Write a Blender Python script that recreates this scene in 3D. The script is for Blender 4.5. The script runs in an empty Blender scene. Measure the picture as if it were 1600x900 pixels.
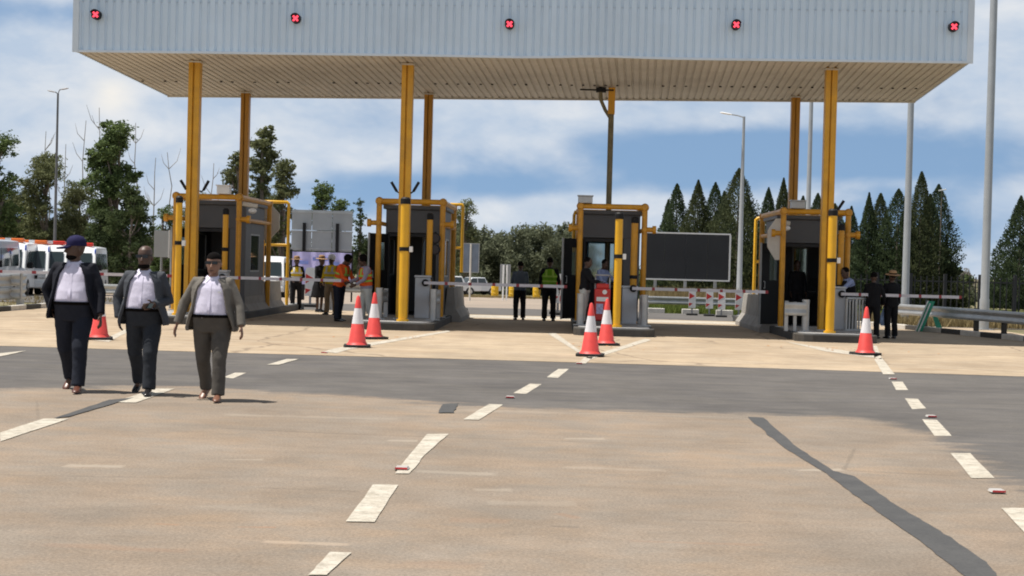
import bpy, bmesh, math, random
import numpy as np
from mathutils import Vector, Matrix, noise

random.seed(7)
C = bpy.context.scene
COL = C.collection
V = Vector
R = math.radians
PI = math.pi

# ---------------------------------------------------------------- camera
FPX = 2400.0            # focal length in pixels of a 1600 px wide picture
H = 1.58                # camera height
YAW, ROLL = 0.0313, 0.0265
PITCH = math.atan(37.0 / FPX)
F0 = V((-math.sin(YAW) * math.cos(PITCH), math.cos(YAW) * math.cos(PITCH), -math.sin(PITCH)))
R0 = V((math.cos(YAW), math.sin(YAW), 0))
U0 = R0.cross(F0)
RI = R0 * math.cos(ROLL) + U0 * math.sin(ROLL)
UI = U0 * math.cos(ROLL) - R0 * math.sin(ROLL)
CAM = V((0, 0, H))

def ray(px, py):
    return F0 + RI * ((px - 800) / FPX) - UI * ((py - 450) / FPX)

def G(px, py, z=0.0):                     # where the photo's pixel meets the plane z
    d = ray(px, py)
    return CAM + d * ((z - H) / d.z)

def PY(px, py, Y):                        # ... meets the upright plane y = Y
    d = ray(px, py)
    return CAM + d * (Y / d.y)

def tz(x, y):                             # the land falls away beyond the plaza
    return -max(0.0, y - 48.0) * 0.0149

def TX(px, Y):                            # ground point at distance Y under pixel column px
    z = tz(0, Y)
    p = PY(px, 470, Y)
    for _ in range(3):                    # follow the lean of verticals down to the ground
        s = FPX / Y
        py = 413 + 0.0265 * (px - 800) + (H - z) * s
        p = PY(px, py, Y)
    return V((p.x, Y, z))

cam_data = bpy.data.cameras.new('camera')
cam = bpy.data.objects.new('camera', cam_data)
COL.objects.link(cam)
cam_data.sensor_width = 36
cam_data.lens = 36 * FPX / 1600
cam_data.clip_end = 5000
cam_data.clip_start = 0.1
M3 = Matrix((RI, UI, -F0)).transposed()
cam.matrix_world = Matrix.Translation(CAM) @ M3.to_4x4()
C.camera = cam

# ---------------------------------------------------------------- materials
MATS = {}
def mat(name, col, rough=0.6, metal=0.0, var=0.12, scale=3.0, bump=0.0, bscale=40.0, spec=0.5,
        emit=None, estr=0.0, coat=0.0, dirt=0.0, stretch=(1, 1, 1), trans=0.0):
    if name in MATS: return MATS[name]
    m = bpy.data.materials.new(name); m.use_nodes = True
    nt = m.node_tree; N = nt.nodes; L = nt.links
    b = N['Principled BSDF']
    b.inputs['Roughness'].default_value = rough
    b.inputs['Metallic'].default_value = metal
    b.inputs['Specular IOR Level'].default_value = spec
    if coat: b.inputs['Coat Weight'].default_value = coat
    if trans: b.inputs['Transmission Weight'].default_value = trans
    tc = N.new('ShaderNodeTexCoord')
    mp = N.new('ShaderNodeMapping'); mp.inputs['Scale'].default_value = stretch
    L.new(tc.outputs['Object'], mp.inputs['Vector'])
    n = N.new('ShaderNodeTexNoise'); n.inputs['Scale'].default_value = scale
    n.inputs['Detail'].default_value = 5; n.inputs['Roughness'].default_value = 0.65
    L.new(mp.outputs['Vector'], n.inputs['Vector'])
    r = N.new('ShaderNodeValToRGB')
    r.color_ramp.elements[0].position = 0.3; r.color_ramp.elements[1].position = 0.7
    lo = [max(0, c * (1 - var)) for c in col]; hi = [min(1, c * (1 + var)) for c in col]
    r.color_ramp.elements[0].color = (*lo, 1); r.color_ramp.elements[1].color = (*hi, 1)
    L.new(n.outputs['Fac'], r.inputs['Fac'])
    out = r.outputs['Color']
    if dirt:
        n2 = N.new('ShaderNodeTexNoise'); n2.inputs['Scale'].default_value = scale * 0.37
        n2.inputs['Detail'].default_value = 8; n2.inputs['Roughness'].default_value = 0.75
        L.new(tc.outputs['Object'], n2.inputs['Vector'])
        mr = N.new('ShaderNodeMapRange'); mr.inputs['From Min'].default_value = 0.48
        mr.inputs['From Max'].default_value = 0.75; mr.inputs['To Max'].default_value = dirt
        L.new(n2.outputs['Fac'], mr.inputs['Value'])
        mx = N.new('ShaderNodeMix'); mx.data_type = 'RGBA'
        L.new(mr.outputs['Result'], mx.inputs['Factor']); L.new(out, mx.inputs['A'])
        mx.inputs['B'].default_value = (0.16, 0.12, 0.08, 1)
        out = mx.outputs['Result']
    L.new(out, b.inputs['Base Color'])
    if bump:
        n3 = N.new('ShaderNodeTexNoise'); n3.inputs['Scale'].default_value = bscale
        n3.inputs['Detail'].default_value = 4
        L.new(tc.outputs['Object'], n3.inputs['Vector'])
        bp = N.new('ShaderNodeBump'); bp.inputs['Strength'].default_value = bump
        bp.inputs['Distance'].default_value = 0.02
        L.new(n3.outputs['Fac'], bp.inputs['Height']); L.new(bp.outputs['Normal'], b.inputs['Normal'])
    if emit:
        b.inputs['Emission Color'].default_value = (*emit, 1); b.inputs['Emission Strength'].default_value = estr
    MATS[name] = m
    return m

def leafmat(name, a, b_, scale=0.6):
    if name in MATS: return MATS[name]
    m = bpy.data.materials.new(name); m.use_nodes = True
    nt = m.node_tree; N = nt.nodes; L = nt.links
    b = N['Principled BSDF']; b.inputs['Roughness'].default_value = 0.75
    b.inputs['Specular IOR Level'].default_value = 0.15
    tc = N.new('ShaderNodeTexCoord'); geo = N.new('ShaderNodeNewGeometry')
    n = N.new('ShaderNodeTexNoise'); n.inputs['Scale'].default_value = scale; n.inputs['Detail'].default_value = 3
    L.new(tc.outputs['Object'], n.inputs['Vector'])
    add = N.new('ShaderNodeMath'); add.operation = 'MULTIPLY_ADD'
    L.new(geo.outputs['Random Per Island'], add.inputs[0]); add.inputs[1].default_value = 0.5
    L.new(n.outputs['Fac'], add.inputs[2])
    r = N.new('ShaderNodeValToRGB'); r.color_ramp.elements[0].position = 0.45; r.color_ramp.elements[1].position = 1.0
    r.color_ramp.elements[0].color = (*a, 1); r.color_ramp.elements[1].color = (*b_, 1)
    L.new(add.outputs[0], r.inputs['Fac']); L.new(r.outputs['Color'], b.inputs['Base Color'])
    tr = N.new('ShaderNodeBsdfTranslucent'); L.new(r.outputs['Color'], tr.inputs['Color'])
    mx = N.new('ShaderNodeMixShader'); mx.inputs[0].default_value = 0.35
    L.new(b.outputs[0], mx.inputs[1]); L.new(tr.outputs[0], mx.inputs[2])
    L.new(mx.outputs[0], N['Material Output'].inputs['Surface'])
    MATS[name] = m
    return m

# ---------------------------------------------------------------- mesh builder
class MB:
    def __init__(s): s.v = []; s.f = []; s.mi = []; s.cur = 0
    def add(s, vs, fs):
        o = len(s.v); s.v += [tuple(v) for v in vs]
        for f in fs: s.f.append([i + o for i in f]); s.mi.append(s.cur)
        return s
    def bx(s, x0, x1, y0, y1, z0, z1, m=None):
        vs = [V((x, y, z)) for z in (z0, z1) for y in (y0, y1) for x in (x0, x1)]
        if m: vs = [m @ v for v in vs]
        return s.add(vs, [(0, 2, 3, 1), (4, 5, 7, 6), (0, 1, 5, 4), (2, 6, 7, 3), (0, 4, 6, 2), (1, 3, 7, 5)])
    def rings(s, rs, cap=True, closed=True):
        n = len(rs[0]); vs = [p for r in rs for p in r]; fs = []
        for k in range(len(rs) - 1):
            for i in range(n if closed else n - 1):
                j = (i + 1) % n
                fs.append((k * n + i, k * n + j, (k + 1) * n + j, (k + 1) * n + i))
        if cap:
            fs.append(tuple(reversed(range(n)))); fs.append(tuple(range((len(rs) - 1) * n, len(rs) * n)))
        return s.add(vs, fs)
    def tube(s, pts, rad, n=10, cap=True):
        pts = [V(p) for p in pts]
        if not isinstance(rad, (list, tuple)): rad = [rad] * len(pts)
        rs = []; u = None
        for i, p in enumerate(pts):
            if i == 0: t = pts[1] - p
            elif i == len(pts) - 1: t = p - pts[i - 1]
            else: t = (pts[i + 1] - p).normalized() + (p - pts[i - 1]).normalized()
            t = t.normalized() if t.length > 1e-9 else V((0, 0, 1))
            if u is None:
                u = t.orthogonal().normalized()
                if abs(t.z) < 0.9: u = (V((0, 0, 1)) - t * t.z).normalized()
                else: u = (V((1, 0, 0)) - t * t.x).normalized()
            else: u = (u - t * u.dot(t)).normalized()
            w = t.cross(u)
            r = rad[i]; r = r if isinstance(r, (tuple, list)) else (r, r)
            rs.append([p + u * (r[0] * math.cos(2 * PI * k / n)) + w * (r[1] * math.sin(2 * PI * k / n)) for k in range(n)])
        return s.rings(rs, cap)
    def lathe(s, prof, n=24, o=(0, 0, 0), cap=True):
        o = V(o)
        return s.rings([[o + V((r * math.cos(2 * PI * k / n), r * math.sin(2 * PI * k / n), z)) for k in range(n)] for r, z in prof], cap)
    def ell(s, c, r, n=14, m=9, rot=None):
        c = V(c); rs = []
        for i in range(m):
            a = -PI / 2 + PI * (i + 0.5) / m
            ring = [V((r[0] * math.cos(a) * math.cos(2 * PI * k / n), r[1] * math.cos(a) * math.sin(2 * PI * k / n), r[2] * math.sin(a))) for k in range(n)]
            if rot: ring = [rot @ p for p in ring]
            rs.append([c + p for p in ring])
        return s.rings(rs)
    def prism(s, poly, h0, h1, axis='z'):
        def mk(a, b, h):
            return {'z': V((a, b, h)), 'x': V((h, a, b)), 'y': V((a, h, b))}[axis]
        n = len(poly)
        area = sum(poly[i][0] * poly[(i + 1) % n][1] - poly[(i + 1) % n][0] * poly[i][1] for i in range(n))
        P = poly if area > 0 else poly[::-1]
        if axis == 'y': P = P[::-1]
        return s.rings([[mk(a, b, h0) for a, b in P], [mk(a, b, h1) for a, b in P]])
    def build(s, name, m, parent=None, smooth=None, bevel=0, loc=None):
        me = bpy.data.meshes.new(name)
        me.from_pydata(s.v, [], s.f)
        for mm in (m if isinstance(m, (list, tuple)) else [m]): me.materials.append(mm)
        if any(s.mi): me.polygons.foreach_set('material_index', s.mi)
        if smooth is not None:
            me.polygons.foreach_set('use_smooth', [True] * len(me.polygons))
            me.set_sharp_from_angle(angle=R(smooth))
        me.update()
        o = bpy.data.objects.new(name, me); COL.objects.link(o)
        if parent: o.parent = parent
        if loc is not None: o.location = loc
        if bevel:
            md = o.modifiers.new('bevel', 'BEVEL'); md.width = bevel; md.segments = 2; md.limit_method = 'ANGLE'; md.angle_limit = R(40)
        return o

def thing(name, label, cat, loc=(0, 0, 0), rz=0.0, group=None):
    o = bpy.data.objects.new(name, None); COL.objects.link(o)
    o.empty_display_size = 0.2
    o.location = loc; o.rotation_euler = (0, 0, rz)
    return tag(o, label, cat, group)

def tag(o, label, cat, group=None, kind=None):
    o['label'] = label; o['category'] = cat
    if group: o['group'] = group
    if kind: o['kind'] = kind
    return o

def struct(o): o['kind'] = 'structure'; return o

def copy_tree(o, parent=None):
    c = o.copy(); COL.objects.link(c)
    if parent: c.parent = parent
    for ch in list(o.children): copy_tree(ch, c)
    return c

def dup(root, label, loc=None, rz=None, group=None, scale=None):
    c = copy_tree(root)
    c['label'] = label
    if group: c['group'] = group
    if loc is not None: c.location = loc
    if rz is not None: c.rotation_euler = (0, 0, rz)
    if scale: c.scale = scale
    return c

# ---------------------------------------------------------------- shared materials
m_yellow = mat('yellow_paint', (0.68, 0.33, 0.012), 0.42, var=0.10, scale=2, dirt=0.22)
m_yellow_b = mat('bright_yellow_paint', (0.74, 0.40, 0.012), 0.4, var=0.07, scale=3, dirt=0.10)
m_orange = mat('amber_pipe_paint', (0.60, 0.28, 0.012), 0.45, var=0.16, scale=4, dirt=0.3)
m_black = mat('black_plastic', (0.010, 0.010, 0.011), 0.6, var=0.2, spec=0.25)
m_booth = mat('charcoal_panel', (0.072, 0.075, 0.082), 0.5, var=0.08, scale=1.2, dirt=0.2)
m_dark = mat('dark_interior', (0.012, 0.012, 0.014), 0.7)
m_glass = mat('dark_glass', (0.02, 0.03, 0.032), 0.06, var=0.1, spec=0.8)
m_clear = mat('pale_glass', (0.42, 0.50, 0.48), 0.05, var=0.05, trans=0.9)
m_galv = mat('galvanised_steel', (0.42, 0.43, 0.43), 0.45, 0.55, var=0.16, scale=3, dirt=0.2)
m_pole = mat('galvanised_pole', (0.35, 0.365, 0.375), 0.5, 0.3, var=0.08, scale=2)
m_conc = mat('grey_concrete', (0.30, 0.285, 0.265), 0.9, var=0.18, scale=3, bump=0.3, dirt=0.3)
m_cabinet = mat('cabinet_grey', (0.50, 0.52, 0.55), 0.45, var=0.06, dirt=0.12)
m_white = mat('white_paint', (0.78, 0.78, 0.77), 0.4, var=0.04, dirt=0.06)
m_red = mat('red_paint', (0.55, 0.03, 0.025), 0.45, var=0.1)
m_rubber = mat('black_rubber', (0.02, 0.02, 0.021), 0.8)
m_bark = mat('grey_bark', (0.17, 0.14, 0.115), 0.9, var=0.35, scale=4)
m_deadbark = mat('bleached_bark', (0.30, 0.275, 0.25), 0.9, var=0.3, scale=3)
# ---------------------------------------------------------------- world and sun
SX, SY = 0.37, 0.02                       # shadow run per metre of height
sund = V((-SX, -SY, 1)).normalized()
SEL = math.asin(sund.z); SROT = math.atan2(sund.x, sund.y)
W = bpy.data.worlds.new('World'); C.world = W; W.use_nodes = True
nt = W.node_tree; N = nt.nodes; L = nt.links
bg = N['Background']; bg.inputs['Strength'].default_value = 0.098
tc = N.new('ShaderNodeTexCoord')
sky = N.new('ShaderNodeTexSky'); sky.sky_type = 'NISHITA'; sky.sun_disc = False
sky.sun_elevation = SEL; sky.sun_rotation = SROT; sky.altitude = 1200; sky.dust_density = 0.6; sky.ozone_density = 2.5
def math_node(op, a, b=None, c=None):
    n = N.new('ShaderNodeMath'); n.operation = op
    for i, x in enumerate((a, b, c)):
        if x is None: continue
        if isinstance(x, (int, float)): n.inputs[i].default_value = x
        else: L.new(x, n.inputs[i])
    return n.outputs[0]
def mixc(f, a, b):
    n = N.new('ShaderNodeMix'); n.data_type = 'RGBA'
    if isinstance(f, (int, float)): n.inputs['Factor'].default_value = f
    else: L.new(f, n.inputs['Factor'])
    for k, x in (('A', a), ('B', b)):
        if isinstance(x, tuple): n.inputs[k].default_value = (*x, 1)
        else: L.new(x, n.inputs[k])
    return n.outputs['Result']
sep = N.new('ShaderNodeSeparateXYZ'); L.new(tc.outputs['Generated'], sep.inputs[0])
X_, Y_, Z_ = sep.outputs
# the clear air a little above the horizon is as blue as in the photograph
cmb = N.new('ShaderNodeCombineXYZ'); L.new(X_, cmb.inputs[0]); L.new(Y_, cmb.inputs[1])
L.new(math_node('ADD', Z_, 0.16), cmb.inputs[2])
nrm = N.new('ShaderNodeVectorMath'); nrm.operation = 'NORMALIZE'; L.new(cmb.outputs[0], nrm.inputs[0])
L.new(nrm.outputs[0], sky.inputs[0])
az = math_node('ARCTAN2', X_, Y_)                        # compass angle, 0 down the road
el = math_node('ARCSINE', Z_)
def nz(sx, sy, ox, detail, rough, dist=0.0):
    c = N.new('ShaderNodeCombineXYZ')
    L.new(math_node('MULTIPLY_ADD', az, sx, ox), c.inputs[0])
    L.new(math_node('MULTIPLY', el, sy), c.inputs[1])
    c.inputs[2].default_value = ox * 1.7
    n = N.new('ShaderNodeTexNoise'); n.inputs['Scale'].default_value = 1; n.inputs['Detail'].default_value = detail
    n.inputs['Roughness'].default_value = rough; n.inputs['Distortion'].default_value = dist
    L.new(c.outputs[0], n.inputs['Vector'])
    return n.outputs['Fac']
def pix2ang(px, py):
    d = ray(px, py).normalized()
    return math.atan2(d.x, d.y), math.asin(d.z)
def blob(px, py, wx, wy):                                # soft bank of cloud / clear gap in the sky
    a, e = pix2ang(px, py)
    u = math_node('MULTIPLY', math_node('SUBTRACT', az, a), FPX / wx)
    v = math_node('MULTIPLY', math_node('SUBTRACT', el, e), FPX / wy)
    q = math_node('ADD', math_node('MULTIPLY', u, u), math_node('MULTIPLY', v, v))
    return math_node('EXPONENT', math_node('MULTIPLY', q, -1.0))
big = nz(9, 17, 3.1, 5, 0.52, 0.25)
fine = nz(30, 48, 9.4, 5, 0.55, 0.2)
dens = math_node('MULTIPLY_ADD', math_node('SUBTRACT', big, 0.5), 1.8, 0.82)
dens = math_node('ADD', dens, math_node('MULTIPLY', math_node('SUBTRACT', fine, 0.5), 0.38))
for px, py, wx, wy, a in ((1250, 245, 420, 42, -1.1), (1020, 285, 150, 26, -0.3), (700, 292, 260, 24, -0.7), (560, 325, 200, 30, -0.6), (1450, 360, 220, 40, -0.45), (850, 370, 250, 28, -0.4),
                          (860, 330, 200, 22, 0.22), (150, 150, 60, 45, 0.35), (60, 90, 110, 60, 0.25), (60, 20, 160, 28, -0.45),
                          (440, 200, 130, 60, 0.30), (790, 195, 110, 32, 0.35), (1100, 190, 160, 25, 0.30), (1580, 90, 120, 80, 0.35),
                          (1000, 318, 200, 16, 0.28), (1590, 310, 60, 22, 0.30), (1380, 285, 110, 12, 0.25), (900, 240, 160, 18, 0.05), (1540, 380, 120, 40, -0.12)):
    dens = math_node('MULTIPLY_ADD', blob(px, py, wx, wy), a, dens)
mr = N.new('ShaderNodeMapRange'); mr.interpolation_type = 'SMOOTHSTEP'
mr.inputs['From Min'].default_value = 0.15; mr.inputs['From Max'].default_value = 0.95
L.new(dens, mr.inputs['Value'])
cover = mr.outputs['Result']
tone = nz(18, 34, 21.0, 5, 0.55, 0.2)
mr2 = N.new('ShaderNodeMapRange'); mr2.inputs['From Min'].default_value = 0.35; mr2.inputs['From Max'].default_value = 0.68
L.new(tone, mr2.inputs['Value'])
cl = mixc(mr2.outputs['Result'], (4.2, 5.0, 6.1), (6.4, 6.6, 6.85))
warm = math_node('MULTIPLY', blob(175, 148, 32, 26), 1.0)
cl = mixc(math_node('MULTIPLY', warm, math_node('MULTIPLY', fine, 1.5)), cl, (8.2, 7.7, 6.9))
skycol = mixc(0.55, sky.outputs[0], (2.15, 3.4, 5.0))
full = mixc(math_node('MULTIPLY', cover, 0.93), skycol, cl)
mz = N.new('ShaderNodeMapRange'); mz.interpolation_type = 'SMOOTHSTEP'      # zenith dimmed below the bright horizon to cut fill light under the canopy
mz.inputs['From Min'].default_value = 0.22; mz.inputs['From Max'].default_value = 0.75; mz.inputs['To Min'].default_value = 1.0; mz.inputs['To Max'].default_value = 0.42
L.new(Z_, mz.inputs['Value'])
vz = N.new('ShaderNodeVectorMath'); vz.operation = 'SCALE'; L.new(full, vz.inputs[0]); L.new(mz.outputs['Result'], vz.inputs['Scale'])
L.new(vz.outputs[0], bg.inputs['Color'])

sd = bpy.data.lights.new('sun', 'SUN'); sd.energy = 5.0; sd.angle = R(0.5); sd.color = (1.0, 0.945, 0.86)
so = bpy.data.objects.new('sun', sd); COL.objects.link(so)
so.rotation_euler = (-sund).to_track_quat('-Z', 'Y').to_euler()
so.location = (-20, -10, 60)
C.view_settings.view_transform = 'Standard'; C.view_settings.look = 'None'
C.view_settings.gamma = 1; C.view_settings.exposure = 0.34; C.view_settings.use_curve_mapping = False
C.cycles.pixel_filter_type = 'BLACKMAN_HARRIS'; C.cycles.filter_width = 1.9
C.cycles.max_bounces = 6; C.cycles.use_denoising = True

# ---------------------------------------------------------------- ground surfaces
def gcolor(nt, cols, scales, stretch=(1, 1, 1), speck=0.0, streak=0.0):
    """layered ground colour; returns (socket, texture coordinate node)"""
    N = nt.nodes; L = nt.links
    tc = N.new('ShaderNodeTexCoord'); mp = N.new('ShaderNodeMapping'); mp.inputs['Scale'].default_value = stretch
    L.new(tc.outputs['Object'], mp.inputs['Vector'])
    cur = None
    for i, (c, sc) in enumerate(zip(cols[1:], scales)):
        n = N.new('ShaderNodeTexNoise'); n.inputs['Scale'].default_value = sc; n.inputs['Detail'].default_value = 8
        n.inputs['Roughness'].default_value = 0.68; n.inputs['Distortion'].default_value = 0.3
        L.new(mp.outputs['Vector'] if i != 1 else tc.outputs['Object'], n.inputs['Vector'])
        mr = N.new('ShaderNodeMapRange'); mr.inputs['From Min'].default_value = 0.40; mr.inputs['From Max'].default_value = 0.62
        L.new(n.outputs['Fac'], mr.inputs['Value'])
        mx = N.new('ShaderNodeMix'); mx.data_type = 'RGBA'; L.new(mr.outputs['Result'], mx.inputs['Factor'])
        if cur is None: mx.inputs['A'].default_value = (*cols[0], 1)
        else: L.new(cur, mx.inputs['A'])
        mx.inputs['B'].default_value = (*c, 1); cur = mx.outputs['Result']
    def modulate(cur, vec, scale, det, rough, lo, hi, a, b):
        n = N.new('ShaderNodeTexNoise'); n.inputs['Scale'].default_value = scale; n.inputs['Detail'].default_value = det; n.inputs['Roughness'].default_value = rough
        L.new(vec, n.inputs['Vector'])
        hs = N.new('ShaderNodeMapRange'); hs.inputs['From Min'].default_value = a; hs.inputs['From Max'].default_value = b
        hs.inputs['To Min'].default_value = lo; hs.inputs['To Max'].default_value = hi
        L.new(n.outputs['Fac'], hs.inputs['Value'])
        vm = N.new('ShaderNodeVectorMath'); vm.operation = 'SCALE'; L.new(cur, vm.inputs[0]); L.new(hs.outputs['Result'], vm.inputs['Scale'])
        return vm.outputs[0]
    if speck: cur = modulate(cur, tc.outputs['Object'], 45, 4, .9, 1 - speck, 1 + speck, .3, .7)
    if streak:
        m2 = N.new('ShaderNodeMapping'); m2.inputs['Scale'].default_value = (.62, 1.6, 1); m2.inputs['Rotation'].default_value = (0, 0, .06)
        L.new(tc.outputs['Object'], m2.inputs['Vector'])
        cur = modulate(cur, m2.outputs['Vector'], 2.2, 6, .7, 1 - streak, 1 + streak, .32, .68)
        cur = modulate(cur, tc.outputs['Object'], .22, 5, .6, 1 - streak, 1 + streak * .8, .35, .65)
        cur = modulate(cur, tc.outputs['Object'], .9, 9, .78, 1 - streak * 1.6, 1 + streak * 1.5, .36, .64)
    return cur, tc

def marks_mix(nt, cur, tc, marks):
    """worn streaks with a shape of their own: (x0,y0,x1,y1,halfwidth,colour,strength)"""
    N = nt.nodes; L = nt.links
    def mth(op, a, b=None):
        n = N.new('ShaderNodeMath'); n.operation = op
        for i, x in enumerate((a, b)):
            if x is None: continue
            if isinstance(x, (int, float)): n.inputs[i].default_value = x
            else: L.new(x, n.inputs[i])
        return n.outputs[0]
    sp = N.new('ShaderNodeSeparateXYZ'); L.new(tc.outputs['Object'], sp.inputs[0])
    nz_ = N.new('ShaderNodeTexNoise'); nz_.inputs['Scale'].default_value = 3.0; nz_.inputs['Detail'].default_value = 7; nz_.inputs['Roughness'].default_value = .7
    L.new(tc.outputs['Object'], nz_.inputs['Vector'])
    wob = mth('SUBTRACT', nz_.outputs['Fac'], .5)
    for x0, y0, x1, y1, w, c, st in marks:
        l = math.hypot(x1 - x0, y1 - y0); ux, uy = (x1 - x0) / l, (y1 - y0) / l
        dx = mth('SUBTRACT', sp.outputs[0], (x0 + x1) / 2); dy = mth('SUBTRACT', sp.outputs[1], (y0 + y1) / 2)
        u = mth('ABSOLUTE', mth('ADD', mth('MULTIPLY', dx, ux), mth('MULTIPLY', dy, uy)))
        v = mth('ADD', mth('SUBTRACT', mth('MULTIPLY', dy, ux), mth('MULTIPLY', dx, uy)), mth('MULTIPLY', wob, w * 1.2))
        v = mth('DIVIDE', mth('ABSOLUTE', v), w); u = mth('DIVIDE', u, l / 2)
        e = mth('MAXIMUM', v, mth('POWER', u, 6))
        mr = N.new('ShaderNodeMapRange'); mr.interpolation_type = 'SMOOTHSTEP'
        mr.inputs['From Min'].default_value = 1.15; mr.inputs['From Max'].default_value = .25
        L.new(mth('ADD', e, mth('MULTIPLY', wob, 3.4)), mr.inputs['Value'])
        mx = N.new('ShaderNodeMix'); mx.data_type = 'RGBA'; L.new(mth('MULTIPLY', mr.outputs['Result'], st * .6), mx.inputs['Factor'])
        L.new(cur, mx.inputs['A']); mx.inputs['B'].default_value = (*c, 1); cur = mx.outputs['Result']
    return cur

def groundmat(name, cols, scales, stretch=(1, 1, 1), bump=0.25, bscale=60, speck=0.0, rough=0.95, cracks=0.0, streak=0.0, marks=(), under=None, worn=0.0):
    m = bpy.data.materials.new(name); m.use_nodes = True
    nt = m.node_tree; N = nt.nodes; L = nt.links
    b = N['Principled BSDF']; b.inputs['Roughness'].default_value = rough; b.inputs['Specular IOR Level'].default_value = 0.25
    cur, tc = gcolor(nt, cols, scales, stretch, speck, streak)
    if marks: cur = marks_mix(nt, cur, tc, marks)
    if cracks:
        vo = N.new('ShaderNodeTexVoronoi'); vo.feature = 'DISTANCE_TO_EDGE'; vo.inputs['Scale'].default_value = 0.30
        n = N.new('ShaderNodeTexNoise'); n.inputs['Scale'].default_value = 1.3; n.inputs['Detail'].default_value = 5
        L.new(tc.outputs['Object'], n.inputs['Vector'])
        mxv = N.new('ShaderNodeMix'); mxv.data_type = 'RGBA'; mxv.inputs['Factor'].default_value = 0.35
        L.new(tc.outputs['Object'], mxv.inputs['A']); L.new(n.outputs['Color'], mxv.inputs['B'])
        L.new(mxv.outputs['Result'], vo.inputs['Vector'])
        mr = N.new('ShaderNodeMapRange'); mr.inputs['From Min'].default_value = 0.002; mr.inputs['From Max'].default_value = 0.010
        mr.inputs['To Min'].default_value = cracks; mr.inputs['To Max'].default_value = 0.0
        L.new(vo.outputs['Distance'], mr.inputs['Value'])
        mx = N.new('ShaderNodeMix'); mx.data_type = 'RGBA'; L.new(mr.outputs['Result'], mx.inputs['Factor'])
        L.new(cur, mx.inputs['A']); mx.inputs['B'].default_value = (0.13, 0.10, 0.075, 1); cur = mx.outputs['Result']
    if under:                                   # dust drifts over the edge of this surface: mesh attribute "edge" 0..1
        c2, _ = gcolor(nt, *under)
        at_ = N.new('ShaderNodeAttribute'); at_.attribute_name = 'edge'
        n = N.new('ShaderNodeTexNoise'); n.inputs['Scale'].default_value = 1.7; n.inputs['Detail'].default_value = 9; n.inputs['Roughness'].default_value = .75
        mpx = N.new('ShaderNodeMapping'); mpx.inputs['Scale'].default_value = (.5, 1.3, 1); L.new(tc.outputs['Object'], mpx.inputs['Vector']); L.new(mpx.outputs['Vector'], n.inputs['Vector'])
        ad = N.new('ShaderNodeMath'); ad.operation = 'MULTIPLY_ADD'; L.new(n.outputs['Fac'], ad.inputs[0]); ad.inputs[1].default_value = 1.5; L.new(at_.outputs['Fac'], ad.inputs[2])
        mr = N.new('ShaderNodeMapRange'); mr.interpolation_type = 'SMOOTHSTEP'; mr.inputs['From Min'].default_value = .82; mr.inputs['From Max'].default_value = 1.15
        L.new(ad.outputs[0], mr.inputs['Value'])
        mx = N.new('ShaderNodeMix'); mx.data_type = 'RGBA'; L.new(mr.outputs['Result'], mx.inputs['Factor'])
        L.new(c2, mx.inputs['A']); L.new(cur, mx.inputs['B']); cur = mx.outputs['Result']
    L.new(cur, b.inputs['Base Color'])
    n3 = N.new('ShaderNodeTexNoise'); n3.inputs['Scale'].default_value = bscale; n3.inputs['Detail'].default_value = 6
    L.new(tc.outputs['Object'], n3.inputs['Vector'])
    bp = N.new('ShaderNodeBump'); bp.inputs['Strength'].default_value = bump; bp.inputs['Distance'].default_value = 0.01
    L.new(n3.outputs['Fac'], bp.inputs['Height']); L.new(bp.outputs['Normal'], b.inputs['Normal'])
    if worn:                                    # paint rubbed through to the road below
        n = N.new('ShaderNodeTexNoise'); n.inputs['Scale'].default_value = 7; n.inputs['Detail'].default_value = 8; n.inputs['Roughness'].default_value = .8
        L.new(tc.outputs['Object'], n.inputs['Vector'])
        mr = N.new('ShaderNodeMapRange'); mr.inputs['From Min'].default_value = .50; mr.inputs['From Max'].default_value = .68; mr.inputs['To Max'].default_value = worn
        L.new(n.outputs['Fac'], mr.inputs['Value'])
        tr = N.new('ShaderNodeBsdfTransparent'); ms = N.new('ShaderNodeMixShader')
        L.new(mr.outputs['Result'], ms.inputs[0]); L.new(b.outputs[0], ms.inputs[1]); L.new(tr.outputs[0], ms.inputs[2])
        L.new(ms.outputs[0], N['Material Output'].inputs['Surface'])
    MATS[name] = m
    return m
def mk_(x0, y0, x1, y1, w, c, st):
    a, b = G(x0, y0), G(x1, y1); return (a.x, a.y, b.x, b.y, w, c, st)
PALE, DARK, RUST = (.38, .33, .27), (.10, .085, .07), (.30, .16, .09)
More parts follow.
